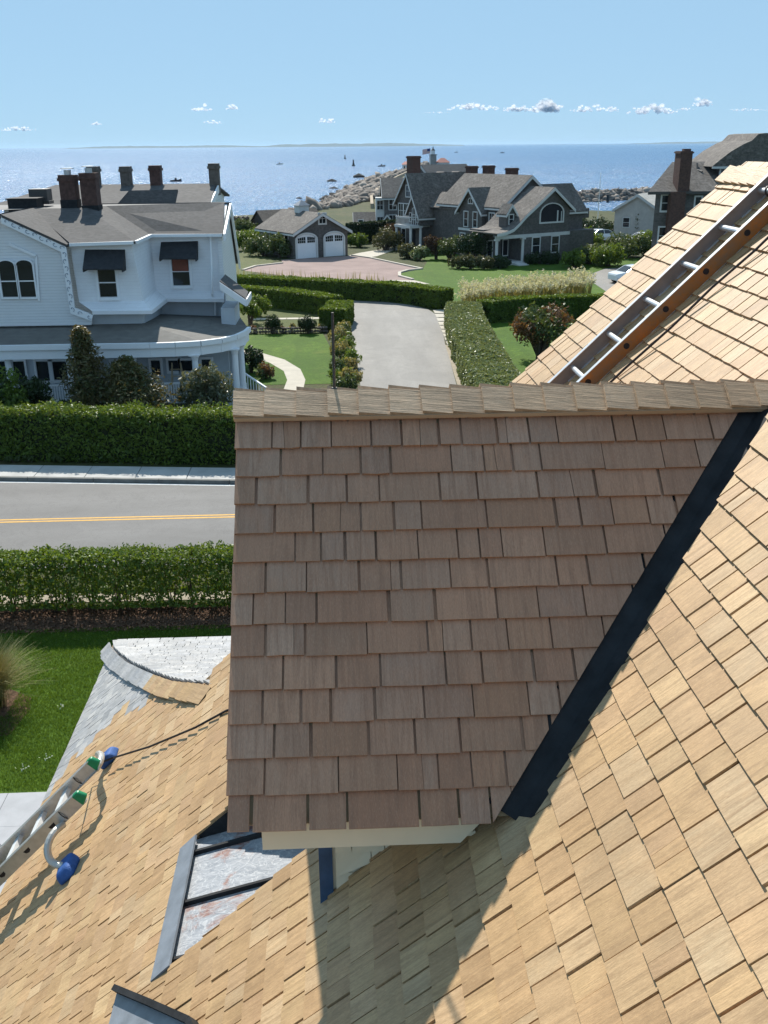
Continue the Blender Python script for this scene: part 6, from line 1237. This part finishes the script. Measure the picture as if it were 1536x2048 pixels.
# boats and buoys
for px, py, s_, lab in ((707, 332, 1.0, 'larger dark channel buoy off the point'), (690, 318, 1.0, 'smaller farther dark channel buoy off the point')):
    g = gz(px, py, -4.5); by = thing('channel_buoy', (g[0], g[1], -4.5), lab, 'buoy'); m = MB(); m.tube([V(g[0], g[1], -5), V(g[0], g[1], -3.6)], [1.5*s_, 1.4*s_], 12); m.build('float', DROCK, by); m = MB(); m.tube([V(g[0], g[1], -3.6), V(g[0], g[1], -.6)], [.9*s_, .45*s_], 8); m.tube([V(g[0], g[1], -.6), V(g[0], g[1], .4)], [.7*s_, .5*s_], 8); m.build('tower', DROCK, by)
for px, py, L, lab in ((352, 363, 5.5, 'small open boat with two people far out behind the white house'), (763, 333, 6.0, 'dark motor boat left of the lighthouse'), (559, 329, 6.5, 'small pale boat in the glitter'), (912, 305, 8, 'small boat just right of the lighthouse'), (1004, 306, 9, 'small boat right of centre near the horizon')):
    g = gz(px, py, -4.5); bt = thing('motor_boat', (g[0], g[1], -4.5), lab, 'boat', 'boats out on the sea'); m = MB(); S2 = [(-.5, .16, .0), (-.3, .2, .02), (.2, .2, .04), (.42, .1, .1), (.5, .01, .14)]; q = [[V(g[0]+a*L, g[1]-b*L, -3.9+c*L), V(g[0]+a*L, g[1]-b*L*.6, -4.6), V(g[0]+a*L, g[1]+b*L*.6, -4.6), V(g[0]+a*L, g[1]+b*L, -3.9+c*L)] for a, b, c in S2]
    for i in range(4):
        for k in range(4): l = (k+1) % 4; m.poly([q[i][k], q[i][l], q[i+1][l], q[i+1][k]])
    m.poly(q[0]); m.build('hull', DCAR if px != 559 else CWH, bt); m = MB(); m.bb((g[0]-.1*L, g[1]-.1*L, -3.9), (g[0]+.08*L, g[1]+.1*L, -3.9+.2*L)); m.build('cabin', DCAR if px != 912 else CWH, bt)
# low land on the horizon
ISL = plain('island_land', (.07, .085, .06), .95, .2, .0004)
def island(px0, px1, hpx, Y, lab, seed):
    n = 60; r_ = random.Random(seed); m = MB(); top = []; h = 0
    for i in range(n+1):
        t = i/n; env = min(1, t*6, (1-t)*4); h = .7*h+.3*r_.uniform(.4, 1.0); px = px0+(px1-px0)*t; b = P(px, 290.5-(px-768)*.0078, Y); top.append((b[0], max(0.5, hpx*h*env)*Y/2064))
    for (a, z0), (b, z1) in zip(top[:-1], top[1:]):
        zz = EYE[2]-1.2*Y/2064
        m.poly([V(a, Y, -6), V(b, Y, -6), V(b, Y+300, zz+z1), V(a, Y+300, zz+z0)]); m.poly([V(a, Y+300, zz+z0), V(b, Y+300, zz+z1), V(b, Y+900, -6), V(a, Y+900, -6)])
    o = m.build('far_island', ISL); o['kind'] = 'structure'
island(128, 540, 4.2, 15000, '', 1); island(500, 930, 6.0, 14000, '', 4); island(1280, 1700, 4.0, 17000, '', 9)
# clouds
def cloudmat():
    t = NT('cloud_white'); t.set(t.b, Roughness=1.0); t.b.inputs['Base Color'].default_value = (.9, .91, .93, 1); t.b.inputs['Specular IOR Level'].default_value = 0
    tr = t.new('ShaderNodeBsdfTranslucent'); tr.inputs[0].default_value = (.95, .95, .96, 1); mx = t.new('ShaderNodeMixShader'); mx.inputs[0].default_value = .6; t.l(t.b.outputs[0], mx.inputs[1]); t.l(tr.outputs[0], mx.inputs[2])
    tp_ = t.new('ShaderNodeBsdfTransparent'); m2 = t.new('ShaderNodeMixShader'); lw = t.new('ShaderNodeLayerWeight'); lw.inputs[0].default_value = .35
    n = t.noise(t.pos(), .012, 5, .65); a = t.math('ADD', t.math('MULTIPLY', lw.outputs[1], 1.1), t.math('MULTIPLY', t.math('SUBTRACT', n, .5), 1.6)); a = t.math('ADD', a, .45); cl = t.new('ShaderNodeClamp'); t.l(a, cl.inputs[0]); cl.inputs[1].default_value = .35; cl.inputs[2].default_value = 1.0
    t.l(cl.outputs[0], m2.inputs[0]); t.l(mx.outputs[0], m2.inputs[1]); t.l(tp_.outputs[0], m2.inputs[2]); t.l(m2.outputs[0], t.n['Material Output'].inputs[0]); return t.m
CLOUD = cloudmat()
def cloud(px0, px1, py0, py1, lab, seed, puffs=26):
    import bmesh
    r_ = np.random.default_rng(seed); bm = bmesh.new(); bmesh.ops.create_icosphere(bm, subdivisions=2, radius=1); bv = np.array([v_.co[:] for v_ in bm.verts]); bf = np.array([[v_.index for v_ in f.verts] for f in bm.faces]); bm.free()
    Yc = 26000.0; a, b = P(px0, py1, Yc), P(px1, py0, Yc); W2, H2 = b[0]-a[0], b[2]-a[2]; co, fc = [], []
    for k in range(puffs):
        t = r_.random(); env = math.sin(math.pi*min(max(t, .06), .94))**.6; s_ = H2*r_.uniform(.16, .34)*env; x = a[0]+s_+t*(W2-2*s_); z = a[2]+s_*.5+r_.random()**1.4*max(0, H2-1.4*s_)*env*(0.55+.45*math.sin(t*9+seed)**2)
        p = bv*np.array([1.25, 1.2, .85])*s_; p = p*(1+.22*np.sin(bv[:, :1]*5+k)*np.cos(bv[:, 2:]*6+k*2)); co.append(p+np.array([x, Yc+r_.normal(0, H2*.3), z])); fc.append(bf+k*len(bv))
    o = npmesh('cloud', np.concatenate(co), np.concatenate(fc), CLOUD, smooth=True); tag(o, lab, 'cloud', 'small clouds over the horizon')
for i, c in enumerate(((893, 1000, 198, 221, 'long low puffy cloud left of the tall bright cumulus'), (1000, 1066, 206, 223, 'small flat cloud touching the left side of the tall cumulus'), (1060, 1128, 185, 225, 'tallest bright cumulus cloud above the horizon'), (1140, 1245, 204, 224, 'low ragged cloud just right of the tall cumulus'), (1252, 1355, 200, 228, 'broad low cumulus second right of the tall one'), (1350, 1395, 212, 221, 'thin cloud scrap trailing right of the broad cumulus'), (1386, 1428, 188, 213, 'small faint cloud high at right'), (1455, 1536, 214, 222, 'thin cloud streak at the right edge'), (382, 425, 202, 222, 'larger of two small clouds at left'), (450, 478, 205, 219, 'smaller of two small clouds at left'), (404, 446, 237, 248, 'thin cloud scrap below the two small left clouds'), (0, 72, 249, 262, 'low thin cloud at the left edge'), (178, 206, 241, 250, 'tiny cloud dash at far left centre'), (636, 672, 230, 246, 'tiny cloud scraps above the middle of the sea'), (845, 905, 220, 227, 'thin cloud streak at the left foot of the cloud row'))):
    cloud(*c[:5], i+3, 46 if c[1]-c[0] > 60 else 20)
# ------------------------------------------------------------------ sea air
hz = MB(); hz.bb((-62000, -2000, -9.5), (62000, 62000, 75))
hm = bpy.data.materials.new('sea_haze'); hm.use_nodes = True; hn = hm.node_tree; hn.nodes.remove(hn.nodes['Principled BSDF'])
pv = hn.nodes.new('ShaderNodeVolumePrincipled'); pv.inputs['Color'].default_value = (.55, .78, 1.0, 1); pv.inputs['Density'].default_value = 3.6e-5; pv.inputs['Anisotropy'].default_value = .2
hn.links.new(pv.outputs[0], hn.nodes['Material Output'].inputs['Volume'])
ho = hz.build('haze', hm); ho['kind'] = 'stuff'
